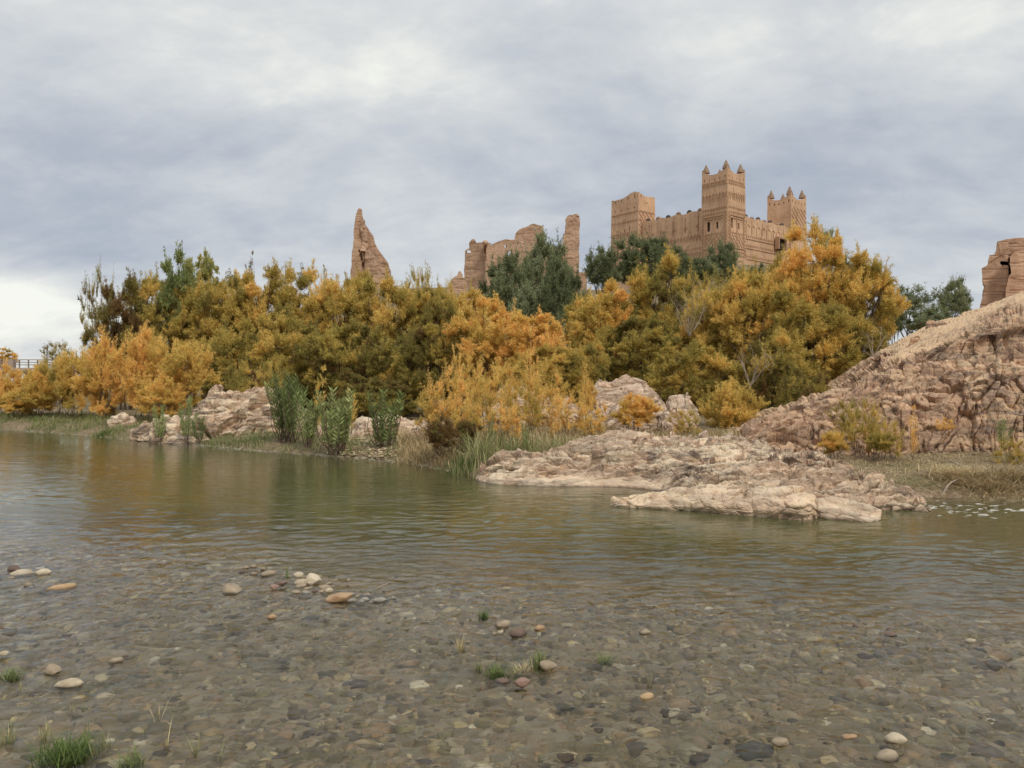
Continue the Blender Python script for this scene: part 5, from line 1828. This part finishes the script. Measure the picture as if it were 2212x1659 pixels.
def merlon(parent, loc, s, h, lean=(0, 0), mat='cap'):
    """corner pinnacle: square foot, swelling then pointed"""
    mb = MB()
    prof = [(1.25, 0), (1.0, .30), (.78, .48), (.56, .66), (.36, .82), (.22, .93), (.14, 1.0)]
    Vv, Ff = [], []
    k = 6
    for i, (r, t) in enumerate(prof):
        for j in range(k):
            an = j / k * 6.283 + .5
            Vv.append((loc[0] + math.cos(an) * r * s * .5 + lean[0] * t * t, loc[1] + math.sin(an) * r * s * .5 + lean[1] * t * t, loc[2] + h * t))
    for i in range(len(prof) - 1):
        for j in range(k):
            Ff.append((i * k + j, i * k + (j + 1) % k, (i + 1) * k + (j + 1) % k, (i + 1) * k + j))
    Ff.append(tuple((len(prof) - 1) * k + j for j in range(k)))
    Ff.append(tuple(range(k))[::-1])
    mb.add(Vv, Ff)
    return mb.build('pinnacle', M[mat], parent)


def zl(z): return z - KZ


def tower(x0, y0, wx, wy, z0, z1, k, prof, zs, decoL, decoR, holesL, holesR, pinn, pw=.95, ph=1.25, panelsL=(), panelsR=()):
    """x0,y0 near corner (local); faces the viewer with its -X face (left) and -Y face (right)"""
    fl = Face((x0, y0 + wy), (0, -1), (1, 0), wy, z0, z1, k, prof, zs)     # left face, u from far to near corner
    pL, pR = prof if isinstance(prof, tuple) else (prof, prof)
    fl.top = pL
    fr_ = Face((x0, y0), (1, 0), (0, 1), wx, z0, z1, k, pR, zs)           # right face, u from near corner away
    fb = Face((x0 + wx, y0), (0, 1), (-1, 0), wy, z0, z1, k, pR if pR is pL else (lambda t: .2 + 0 * t), zs)
    fc = Face((x0 + wx, y0 + wy), (-1, 0), (0, -1), wx, z0, z1, k, pR if pR is pL else (lambda t: .1 + 0 * t), zs)
    mb = MB()
    fl.wall(mb, holesL, thick=.4); fr_.wall(mb, holesR, thick=.4); fb.wall(mb, [], thick=.4); fc.wall(mb, [], thick=.4)
    t_ = k * (z1 - 1.0 - z0)
    mb.box(x0 + t_ + .3, x0 + wx - t_ - .3, y0 + t_ + .3, y0 + wy - t_ - .3, z1 - 1.3, z1 - 1.1)
    body = mb.build('tower', M['adobe'], kas)
    for f_, hs in ((fl, holesL), (fr_, holesR)):
        for h in hs:
            dark_panel(f_, h, .35, 'window' if (h[1] - h[0]) > .3 else 'loophole', body)
    mb = MB()
    decoL(fl, mb); decoR(fr_, mb)
    if mb.V:
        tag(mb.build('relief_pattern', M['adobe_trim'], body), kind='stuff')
    for (f_, u, z, dx) in [(fl, 0, 0, 0), (fr_, 0, 0, 0), (fr_, wx, 0, 0), (fb, wy, 0, 0)]:
        if not pinn: break
        P = f_.map(np.array([u]), np.array([z1]), np.array([.12]))[0]
        cen = np.array([x0 + wx / 2, y0 + wy / 2])
        dd = cen - P[:2]
        P[:2] += dd / np.linalg.norm(dd) * .55
        merlon(body, P - np.array([0, 0, .38]), pw, ph, mat='cap')
    return body


W = 4.85
par = lambda h: (lambda t: h * np.abs(2 * t - 1) ** 2.4)
Z1c = zl(32.05)


def rowholes(w_, z, n, s=.16, h=.26, m=.45):
    return [(u - s / 2, u + s / 2, z, z + h) for u in np.linspace(m, w_ - m, n)]


def decoC(f, mb, right=False):
    w_ = f.w
    for z, a, p, tl in ((30.35, .35, .5, 0), (30.0, .0, 0, 0), (28.45, .45, .62, .3), (26.9, .32, .5, 0)):
        if p: f.zig(mb, .15, w_ - .15, zl(z), a, p, .09, tl)
    f.zig(mb, .15, w_ - .15, zl(28.9), .40, .62, .09)
    f.zig(mb, .15, w_ - .15, zl(30.75), .28, .4, .08)
    f.zig(mb, .15, w_ - .15, zl(24.9 + 1.35), .30, .5, .09)
    # frame of the two tall window panels
    m = .62
    xs = [m, w_ / 2, w_ - m]
    for x_ in xs: f.bar(mb, (x_, zl(21.3)), (x_, zl(25.95)), .16, .12)
    f.bar(mb, (m, zl(25.95)), (w_ - m, zl(25.95)), .16, .12)
    f.bar(mb, (m, zl(21.3)), (w_ - m, zl(21.3)), .14, .12)
    for i in range(2):
        a, b = xs[i] + .16, xs[i + 1] - .16
        f.diamonds(mb, a, b, zl(21.5), zl(23.2), 2, 2, .07)
        f.zig(mb, a, b, zl(23.3), .3, .5, .08)
        f.bar(mb, (a + .08, zl(25.55)), (b - .08, zl(25.55)), .08, .1)
    f.zig(mb, .12, .5, zl(21), .0, .4)
    z = 20.2
    while z < 25.8:                                  # zigzag up both corners
        for c0 in (.12, w_ - .5):
            f.bar(mb, (c0, zl(z)), (c0 + .36, zl(z + .25)), .08); f.bar(mb, (c0 + .36, zl(z + .25)), (c0, zl(z + .5)), .08)
        z += .5
    f.zig(mb, .15, w_ - .15, zl(20.6), .32, .5, .09)
    f.zig(mb, .15, w_ - .15, zl(20.1), .32, .5, .09)
    f.zig(mb, .15, w_ - .15, zl(18.4), .32, .5, .09)


hC = rowholes(W, zl(31.15), 5) + [(1.05, 1.62, zl(23.9), zl(25.3)), (2.75, 3.15, zl(24.1), zl(25.1)), (1.9, 2.15, zl(18.9), zl(19.3))]
hCr = rowholes(W, zl(31.15), 5) + [(.85, 1.35, zl(24.1), zl(25.5)), (2.75, 3.15, zl(24.1), zl(25.0)), (1.6, 1.72, zl(28.2), zl(30.0))]
tower(0, 0, W, W, zl(8.5), Z1c, .010, par(.95), zl(31.0), decoC, decoC, hC, hCr, True)


def decoL1(f, mb):
    w_ = f.w
    for z, a, p in ((29.1, .30, .45), (27.7, .4, .6), (25.9, .34, .5), (25.5, .34, .5)):
        f.zig(mb, .15, w_ - .15, zl(z), a, p, .09)
    z = 20.5
    while z < 25.2:
        for c0 in ((.15, w_ - .55) if w_ > 4 else (.15,)):
            f.bar(mb, (c0, zl(z)), (c0 + .36, zl(z + .25)), .08); f.bar(mb, (c0 + .36, zl(z + .25)), (c0, zl(z + .5)), .08)
        z += .5
    f.zig(mb, .6, w_ - .6, zl(22.0), .5, 1.2, .1)


def decoL1r(f, mb):
    decoL1(f, mb)
    f.diamonds(mb, .2, f.w - .2, zl(26.6), zl(29.4), 4, 3, .07)


WL = 6.3
hL = rowholes(WL, zl(31.2), 4, .22, .3, .9) + rowholes(WL, zl(29.7), 4, .2, .3, .9) + [(2.9, 3.1, zl(27.6), zl(28.3)), (1.3, 1.5, zl(26.1), zl(26.7)), (3.0, 3.2, zl(26.2), zl(26.7)), (4.2, 4.4, zl(26.2), zl(27)),
      (1.6, 1.75, zl(21.8), zl(24.4)), (2.7, 2.95, zl(23.0), zl(24.0)), (3.9, 4.05, zl(21.6), zl(24.8))]
hLr = [(.6, .8, zl(31.3), zl(31.6)), (1.9, 2.05, zl(30.6), zl(30.9)), (2.4, 2.55, zl(30.6), zl(30.9)), (1.0, 1.2, zl(26.2), zl(26.8))]
tower(-.15, 16.4, 4.6, WL, zl(8.5), zl(31.7), .012, (lambda t: .65 * np.exp(-((t - .82) / .24) ** 2) + .1 * t, lambda t: .47 * np.exp(-(t / .28) ** 2) + .25 * np.exp(-((t - .78) / .22) ** 2)), zl(31.0), decoL1, decoL1r, hL, hLr, False)
WR = 4.6


def decoRt(f, mb):
    f.zig(mb, .15, f.w - .15, zl(26.4), .35, .5, .09)
    f.zig(mb, .15, f.w - .15, zl(24.6), .35, .5, .09)


def decoRtr(f, mb):
    decoRt(f, mb)
    f.diamonds(mb, .2, f.w - .2, zl(27.0), zl(29.6), 4, 3, .07)


hR = rowholes(WR, zl(30.2), 5, .2, .3)
tower(17.3, .2, 5.0, WR, zl(8.5), zl(31.0), .010, par(1.0), zl(30.0), decoRt, decoRtr, hR, rowholes(5.0, zl(30.2), 5, .2, .3) + [(1.9, 2.0, zl(26.5), zl(29))], True, pw=.95, ph=1.3)
mb = MB(); mb.tube([(22.0, .8, zl(27.9)), (23.6, .5, zl(27.7))], .06, 5)
mb.build('roof_pole', M['deadwood'], kas)

# curtain walls
def curtain(o_, ud, nin, L, ztop, slits, deco, caps, sag, capm):
    f = Face(o_, ud, nin, L, zl(8.5), zl(ztop), .012, lambda t: sag * np.sin(t * 25.0) * .12, zl(ztop - .5))
    mb = MB()
    f.wall(mb, slits, .4, res=.8, thick=.6)
    b = mb.build('curtain_wall', M['adobe'], kas)
    for h in slits: dark_panel(f, h, .4, 'arrow_slit', b)
    mb = MB(); deco(f, mb)
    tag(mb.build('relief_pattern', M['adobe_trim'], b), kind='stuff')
    for i in range(caps):
        u = L * (i + .5) / caps
        P0 = f.map(np.array([u - .42, u + .42]), np.array([f.z1, f.z1]), np.array([.28, .28]))
        mb = MB()
        pts = [P0[0] + (P0[1] - P0[0]) * t + np.array([0, 0, .02 + capm * .22 * math.sin(t * 3.14)]) for t in (0, .2, .5, .8, 1)]
        mb.tube(pts, [.10, .24, .32, .25, .10], 7)
        mb.build('merlon', M['cap' if i % 2 else 'thatch'], b, smooth=True)
    return b


L1 = 12.3


def decoW(f, mb):
    L_ = f.w
    for z, a, p in ((23.55, .42, .62), (23.2, .42, .62), (20.6, .36, .55), (20.0, .45, .6), (19.6, .45, .6)):
        f.zig(mb, .2, L_ - .2, zl(z), a, p, .10, .2 if z == 23.2 else 0)
    f.hatch(mb, .2, L_ - .4, zl(21.6), zl(22.0), 26, .10)
    f.diamonds(mb, .3, L_ - .3, zl(20.9), zl(21.35), 18, 1, .07)
    for i in range(5):                                            # small star reliefs between the slits
        u = L_ * (i + 1.0) / 5.6
        for an in range(3):
            a_ = an * math.pi / 3
            f.bar(mb, (u - .32 * math.cos(a_), zl(25.2) - .32 * math.sin(a_)), (u + .32 * math.cos(a_), zl(25.2) + .32 * math.sin(a_)), .07)
    for i in range(8):
        f.bar(mb, (L_ * (i + .3) / 8, zl(24.1)), (L_ * (i + .3) / 8, zl(27.2)), .05, .06)


sl1 = [(u - .06, u + .06, zl(24.4), zl(26.7)) for u in np.linspace(1.5, L1 - 1.2, 5)]
curtain((.5, 16.6), (0, -1), (1, 0), L1, 27.4, sl1, decoW, 6, 1, .8)
L2 = 13.7


def decoW2(f, mb):
    for z in (23.4, 22.0, 20.4):
        f.zig(mb, .2, f.w - .2, zl(z), .36, .55, .08)
        f.bar(mb, (.2, zl(z - .25)), (f.w - .2, zl(z - .25)), .1, .1)
    for i in range(9):
        u = .6 + i * 1.4
        f.bar(mb, (u, zl(23.7)), (u, zl(25.0)), .06)
        f.bar(mb, (u, zl(25.0)), (u + .5, zl(25.3)), .06); f.bar(mb, (u + .5, zl(25.3)), (u + 1.0, zl(25.0)), .06)


sl2 = [(u - .07, u + .07, zl(24.0 if i % 2 else 25.3), zl(25.9)) for i, u in enumerate(np.linspace(.7, 12.6, 9))]
curtain((W - .05, .5), (1, 0), (0, 1), L2, 26.35, sl2, decoW2, 8, 1, .6)
mb = MB()                                                         # little lean-to window hood on the right wall
mb.box(13.0, 15.4, -.25, .45, zl(24.0), zl(24.25)); mb.box(13.0, 13.25, -.2, .45, zl(22.4), zl(24.0)); mb.box(15.15, 15.4, -.2, .45, zl(22.4), zl(24.0))
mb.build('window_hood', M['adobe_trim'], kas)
mb = MB(); mb.box(13.25, 15.15, .2, .44, zl(22.4), zl(24.0)); mb.build('window', M['dark'], kas)  # near-black block paints the darkness behind the hood
# the building's rear: roof deck and back walls, so that it stands as a block
mb = MB()
mb.box(1.2, 17.9, 1.2, 20.0, zl(8.5), zl(25.4))
mb.build('inner_block', M['adobe'], kas)


# ------------------------------------------------------------------ ruins
def seg_project(P, poly):
    """nearest point on the polygon's outline"""
    best = np.full(len(P), 9e9); out = P.copy()
    n = len(poly)
    for i in range(n):
        a = poly[i]; b = poly[(i + 1) % n]
        d = b - a
        t = np.clip(((P - a) @ d) / max(d @ d, 1e-12), 0, 1)
        q = a + t[:, None] * d
        dist = ((P - q) ** 2).sum(1)
        m_ = dist < best
        best = np.where(m_, dist, best); out = np.where(m_[:, None], q, out)
    return out, np.sqrt(best)


def inside(P, poly):
    c = np.zeros(len(P), bool)
    n = len(poly)
    for i in range(n):
        a = poly[i]; b = poly[(i + 1) % n]
        cond = ((a[1] > P[:, 1]) != (b[1] > P[:, 1]))
        xi = (b[0] - a[0]) * (P[:, 1] - a[1]) / (b[1] - a[1] + 1e-12) + a[0]
        c ^= cond & (P[:, 0] < xi)
    return c


def slab(name, outline, d, thick, res, mat, parent, yaw=0.0, course=.85, rough=.10, holes=(), origin=None, crack=None, lumpy=.25):
    """thick eroded wall: outline in the 2212 picture at distance d, turned by yaw about its left end"""
    cx = np.array([D(p[0], p[1], d) for p in outline])
    x0 = cx[:, 0].min()
    poly = cx[:, [0, 2]].copy()
    poly[:, 0] = (poly[:, 0] - x0)
    sc_ = 1.0 / max(math.cos(yaw), .3)
    lo = poly.min(0); hi = poly.max(0)
    nx = int((hi[0] - lo[0]) / res) + 2; nz = int((hi[1] - lo[1]) / res) + 2
    gx = lo[0] + np.arange(nx) * (hi[0] - lo[0]) / (nx - 1); gzz = lo[1] + np.arange(nz) * (hi[1] - lo[1]) / (nz - 1)
    Gx, Gz = np.meshgrid(gx, gzz)
    cxm = (Gx[:-1, :-1] + Gx[1:, 1:]) / 2; czm = (Gz[:-1, :-1] + Gz[1:, 1:]) / 2
    ins = inside(np.stack([cxm.ravel(), czm.ravel()], 1), poly).reshape(cxm.shape)
    hp = []
    for h in holes:
        q = np.array([D(p[0], p[1], d) for p in h])[:, [0, 2]]; q[:, 0] -= x0
        hp.append(q)
        ins &= ~inside(np.stack([cxm.ravel(), czm.ravel()], 1), q).reshape(cxm.shape)
    P2 = np.stack([Gx.ravel(), Gz.ravel()], 1)
    used = np.zeros(Gx.shape, int)
    used[:-1, :-1] += ins; used[1:, :-1] += ins; used[:-1, 1:] += ins; used[1:, 1:] += ins
    bnd = (used.ravel() > 0) & (used.ravel() < 4)
    q, dist = seg_project(P2[bnd], poly)
    ok = dist < res * 1.0
    tmp = P2[bnd]; tmp[ok] = q[ok]; P2[bnd] = tmp
    idx = -np.ones(Gx.size, int)
    um = used.ravel() > 0
    idx[um] = np.arange(um.sum())
    P2 = P2[um]
    bnd2 = bnd[um]
    n = len(P2)
    def place(x, y, z):
        X_ = x0 + x * math.cos(0) ; Y_ = d + x * math.tan(yaw) + y
        # keep the outline where the sight lines put it when the wall recedes
        k = Y_ / d
        return np.stack([X_ * k, Y_, H + (z - H) * k], 1)
    A = place(P2[:, 0], np.zeros(n), P2[:, 1]); B = place(P2[:, 0], np.full(n, thick), P2[:, 1])
    V = np.concatenate([A, B])
    gi = idx.reshape(Gx.shape)
    Fc = []
    js, is_ = np.nonzero(ins)
    for j, i in zip(js, is_):
        a, b, c_, e = gi[j, i], gi[j, i + 1], gi[j + 1, i + 1], gi[j + 1, i]
        Fc.append((a, b, c_, e)); Fc.append((n + b, n + a, n + e, n + c_))
        if i == 0 or not ins[j, i - 1]: Fc.append((a, e, n + e, n + a))
        if i == ins.shape[1] - 1 or not ins[j, i + 1]: Fc.append((b, n + b, n + c_, c_))
        if j == 0 or not ins[j - 1, i]: Fc.append((a, n + a, n + b, b))
        if j == ins.shape[0] - 1 or not ins[j + 1, i]: Fc.append((e, c_, n + c_, n + e))
    # erosion
    Vn = np.stack([fbm(V * .9, 4), fbm(V * .9 + 33, 4), fbm(V * .9 + 71, 4)], 1)
    V = V + Vn * rough
    zc_ = V[:, 2] + .12 * fbm(V * .5, 2)
    g = np.abs((zc_ / course) % 1 - .5) * 2                       # 1 at the joint
    rec = np.clip((g - .82) / .18, 0, 1) * .05 * (perlin(V * .7 + 11) > -.1)
    lum = lumpy * facets(V * [1, 1, 1.3], .9, .8, .25) * .5 + .05 * facets(V, 3.0, .8, .3)
    sgn = np.concatenate([np.full(n, 1.0), np.full(n, -1.0)])
    V[:, 1] += sgn * (rec + lum * .35)
    if crack:
        for (pa, pb, wd) in crack:
            a = D(pa[0], pa[1], d)[[0, 2]]; b = D(pb[0], pb[1], d)[[0, 2]]
            dd = b - a
            P_ = V[:n][:, [0, 2]]
            t_ = np.clip(((P_ - a) @ dd) / (dd @ dd), 0, 1)
            dist = np.linalg.norm(P_ - (a + t_[:, None] * dd), axis=1) + .06 * perlin(V[:n] * 2.0)
            V[:n, 1] += .8 * np.clip(1 - np.abs(dist) / wd, 0, 1) ** .5
    if origin is not None: V = V - np.asarray(origin)
    return mk(name, V, Fc, M[mat], parent)


z2 = lambda x, y: (726 + .2735 * x, 432.2 + .2735 * y)
o0 = D(800, 640, 85)
sp = empty('ruined_tower', (o0[0], o0[1], gz(o0[0], o0[1])), 'broken earthen spire of a ruined tower above the left thicket', 'ruin')
og = sp.location[:]
Z2 = lambda L: [z2(*p) for p in L]
slab('wall', Z2([(110, 760), (118, 560), (132, 380), (150, 170), (160, 110), (168, 78), (182, 64), (200, 72), (206, 118), (216, 160), (222, 230), (226, 380), (240, 560), (240, 760)]), 85, 1.3, .12, 'ruin', sp, yaw=.25, origin=og, rough=.16,
     crack=[(z2(195, 420), z2(205, 520), .07), (z2(178, 395), z2(200, 470), .05)])
slab('wall', Z2([(185, 760), (196, 380), (200, 150), (218, 150), (236, 205), (262, 238), (292, 285), (305, 335), (345, 410), (385, 465), (412, 505), (430, 560), (430, 760)]), 86.2, 1.0, .12, 'ruin', sp, yaw=.1, origin=og, rough=.12)
slab('wall', Z2([(225, 760), (228, 400), (245, 375), (270, 400), (300, 440), (325, 480), (365, 492), (410, 512), (428, 560), (428, 760)]), 84.6, 1.2, .12, 'ruin', sp, yaw=-.1, origin=og, rough=.25, lumpy=.6)
slab('broken_edge', Z2([(196, 400), (200, 150), (214, 150), (232, 200), (244, 260), (240, 330), (236, 400)]), 85.0, 1.4, .10, 'ruin', sp, yaw=.0, origin=og, rough=.35, lumpy=.8)

o0 = D(1150, 640, 80)
rh = empty('ruined_house', (o0[0], o0[1], gz(o0[0], o0[1])), 'roofless ruined earthen house with a long crack behind the olive trees', 'ruin')
og = rh.location[:]
slab('wall', Z2([(1035, 860), (1020, 700), (1008, 560), (1018, 470), (1022, 400), (1040, 386), (1050, 384), (1050, 335), (1066, 312), (1086, 308), (1100, 322), (1104, 340), (1130, 334), (1160, 335), (1185, 340), (1185, 860)]), 80.3, 1.2, .12, 'ruin', rh, yaw=-.35,
     origin=og, rough=.16, holes=[Z2([(1036, 400), (1058, 400), (1058, 418), (1036, 418)])])
slab('wall', Z2([(1172, 860), (1172, 345), (1200, 335), (1235, 346), (1290, 326), (1340, 310), (1385, 316), (1425, 310), (1480, 335), (1560, 356), (1660, 366), (1795, 386), (1795, 860)]), 78.4, 1.1, .12, 'ruin', rh, yaw=.35, origin=og, rough=.13,
     holes=[Z2([(1362, 405), (1380, 405), (1380, 445), (1362, 445)]), Z2([(1215, 345), (1226, 345), (1226, 360), (1215, 360)]), Z2([(1328, 360), (1346, 360), (1346, 372), (1328, 372)])],
     crack=[(z2(1176, 340), z2(1170, 560), .09), (z2(1170, 560), z2(1166, 700), .07), (z2(1180, 555), z2(1225, 572), .07), (z2(1535, 420), z2(1540, 500), .05)])
slab('upper_wall', Z2([(1405, 350), (1412, 300), (1418, 265), (1440, 236), (1480, 218), (1540, 192), (1562, 186), (1592, 198), (1634, 200), (1640, 240), (1638, 380), (1638, 420), (1405, 420)]), 82.5, 3.0, .12, 'ruin', rh, yaw=.15, origin=og, rough=.14)
slab('corner_pillar', Z2([(1785, 860), (1786, 400), (1794, 300), (1812, 258), (1806, 235), (1816, 190), (1812, 150), (1834, 122), (1870, 112), (1900, 106), (1920, 124), (1922, 200), (1918, 380), (1920, 600), (1922, 860)]), 83.0, 1.8, .12, 'ruin', rh, yaw=.1, origin=og, rough=.2,
     lumpy=.5)
slab('low_wall', Z2([(1860, 860), (1862, 566), (1900, 570), (1980, 572), (1985, 860)]), 84.5, 1.0, .2, 'ruin', rh, yaw=.1, origin=og, rough=.1)
mb = MB()
for (a, b, r) in ((1178, 338, .30),):
    px, py = z2(a, b); c = D(px, py, 78.2) - np.array(og)
    V, Fc = pebble_shape(2, int(a), .35, .9); mb.add(V * r + c, Fc)
mb.build('eroded_knob', M['ruin'], rh, smooth=True)
o0 = D(985, 640, 76)
rw = slab('ruined_wall', Z2([(865, 860), (885, 690), (905, 640), (935, 606), (952, 600), (962, 568), (978, 562), (996, 585), (1002, 612), (1022, 620), (1035, 700), (1040, 860)]), 76, 1.6, .12, 'ruin', None, yaw=.1, origin=(o0[0], o0[1], 9), rough=.2)
rw.location = (o0[0], o0[1], 9)
tag(rw, 'small eroded wedge of wall left of the ruined house', 'ruin')

z6 = lambda x, y: (1521 + .3855 * x, 484 + .3855 * y)
Z6 = lambda L: [z6(*p) for p in L]
o0 = D(2160, 660, 31.5)
rt = empty('ruined_tower', (o0[0], o0[1], o0[2]), 'stump of a thick rammed earth tower on the right hilltop', 'ruin')
og = rt.location[:]
slab('wall', Z6([(1540, 560), (1546, 460), (1558, 400), (1572, 355), (1560, 340), (1562, 250), (1592, 232), (1600, 175), (1624, 170), (1634, 148), (1640, 102), (1702, 88), (1700, 560)]), 32.2, 2.2, .05, 'ruin_near', rt, yaw=-.3, origin=og, rough=.10, course=.55, lumpy=.35,
     holes=[Z6([(1662, 208), (1692, 204), (1696, 226), (1668, 232)])])
slab('wall', Z6([(1690, 560), (1692, 420), (1700, 290), (1712, 280), (1712, 180), (1740, 155), (1900, 140), (2050, 150), (2060, 560)]), 31.3, 2.0, .06, 'ruin_near', rt, yaw=.1, origin=og, rough=.09, course=.55, lumpy=.3)
slab('wall', Z6([(1640, 400), (1646, 100), (1700, 84), (1760, 78), (1830, 78), (1990, 92), (2040, 120), (2050, 400)]), 33.2, 1.6, .06, 'ruin_near', rt, yaw=.1, origin=og, rough=.09, course=.55, lumpy=.3)


# ------------------------------------------------------------------ bridge at the far left
bd = 92.0
b0 = D(40, 800, bd)
br = empty('bridge', (b0[0], b0[1], 0.5), 'low concrete road bridge with railing at the far left', 'bridge')
def bb(x0, x1, y0, y1, z0, z1, name, mat):
    mb = MB(); mb.box(x0, x1, y0, y1, z0, z1)
    return mb.build(name, M[mat], br)
zt = H + (829.5 - 797) / F * bd - .5
bb(-30, 5.2, 0, 7, zt - .45, zt, 'deck', 'concrete')
bb(-30, 5.2, -.25, -.003, zt - .2, zt + .12, 'kerb_beam', 'concrete')
for x in (-20, -8, -2.0 + 2.6): bb(x - .5, x + .5, 1, 6, -2.0, zt - .453, 'pier', 'concrete')
for x in (-1.15, -10): bb(x - .55, x + .55, -.22, .5, zt + .002, zt + 1.15, 'rail_post', 'concrete')
for i in range(18):
    x = -14 + i * 1.08
    if x > 4.8: break
    if abs(x + 1.15) < .8 or abs(x + 10) < .8: continue
    bb(x - .06, x + .06, .05, .17, zt + .002, zt + 1.05, 'rail_baluster', 'rail')
for k_, zz0 in enumerate((.45, .75, 1.05)):
    for (xa, xb) in ((-9.45, -1.7), (-.6, 5.0), (-14, -10.55)):
        bb(xa, xb, .03, .19, zt + zz0, zt + zz0 + .09, 'hand_rail', 'rail')
bb(4.1, 4.5, -.22, .3, zt + .002, zt + .8, 'rail_post', 'concrete')

# bird in flight
mb = MB()
c = D(170, 647, 45)
mb.tube([(-.10, 0, .02), (0, 0, 0), (.10, 0, -.01), (.18, 0, -.02)], [.012, .04, .03, .01], 6)
bird = mb.build('body', M['bird'])
bird.name = 'bird'
bird.location = tuple(c)
tag(bird, 'small dark bird flying left of the thin brown tree', 'bird')
mb = MB(); mb.add([(-.04, 0, .02), (.06, 0, .02), (-.06, -.05, .32), (-.02, -.03, .2)], [(0, 1, 3), (0, 3, 2)])
mb.add([(-.04, .01, .015), (.06, .01, .015), (-.06, -.04, .315), (-.02, -.02, .195)], [(1, 0, 3), (3, 0, 2)])
mb.build('wing', M['bird'], bird)
mb = MB(); mb.add([(-.04, 0, .01), (.06, 0, .01), (.16, .1, -.14)], [(0, 1, 2)]); mb.add([(-.04, .01, .005), (.06, .01, .005), (.16, .11, -.145)], [(1, 0, 2)])
mb.build('wing', M['bird'], bird)
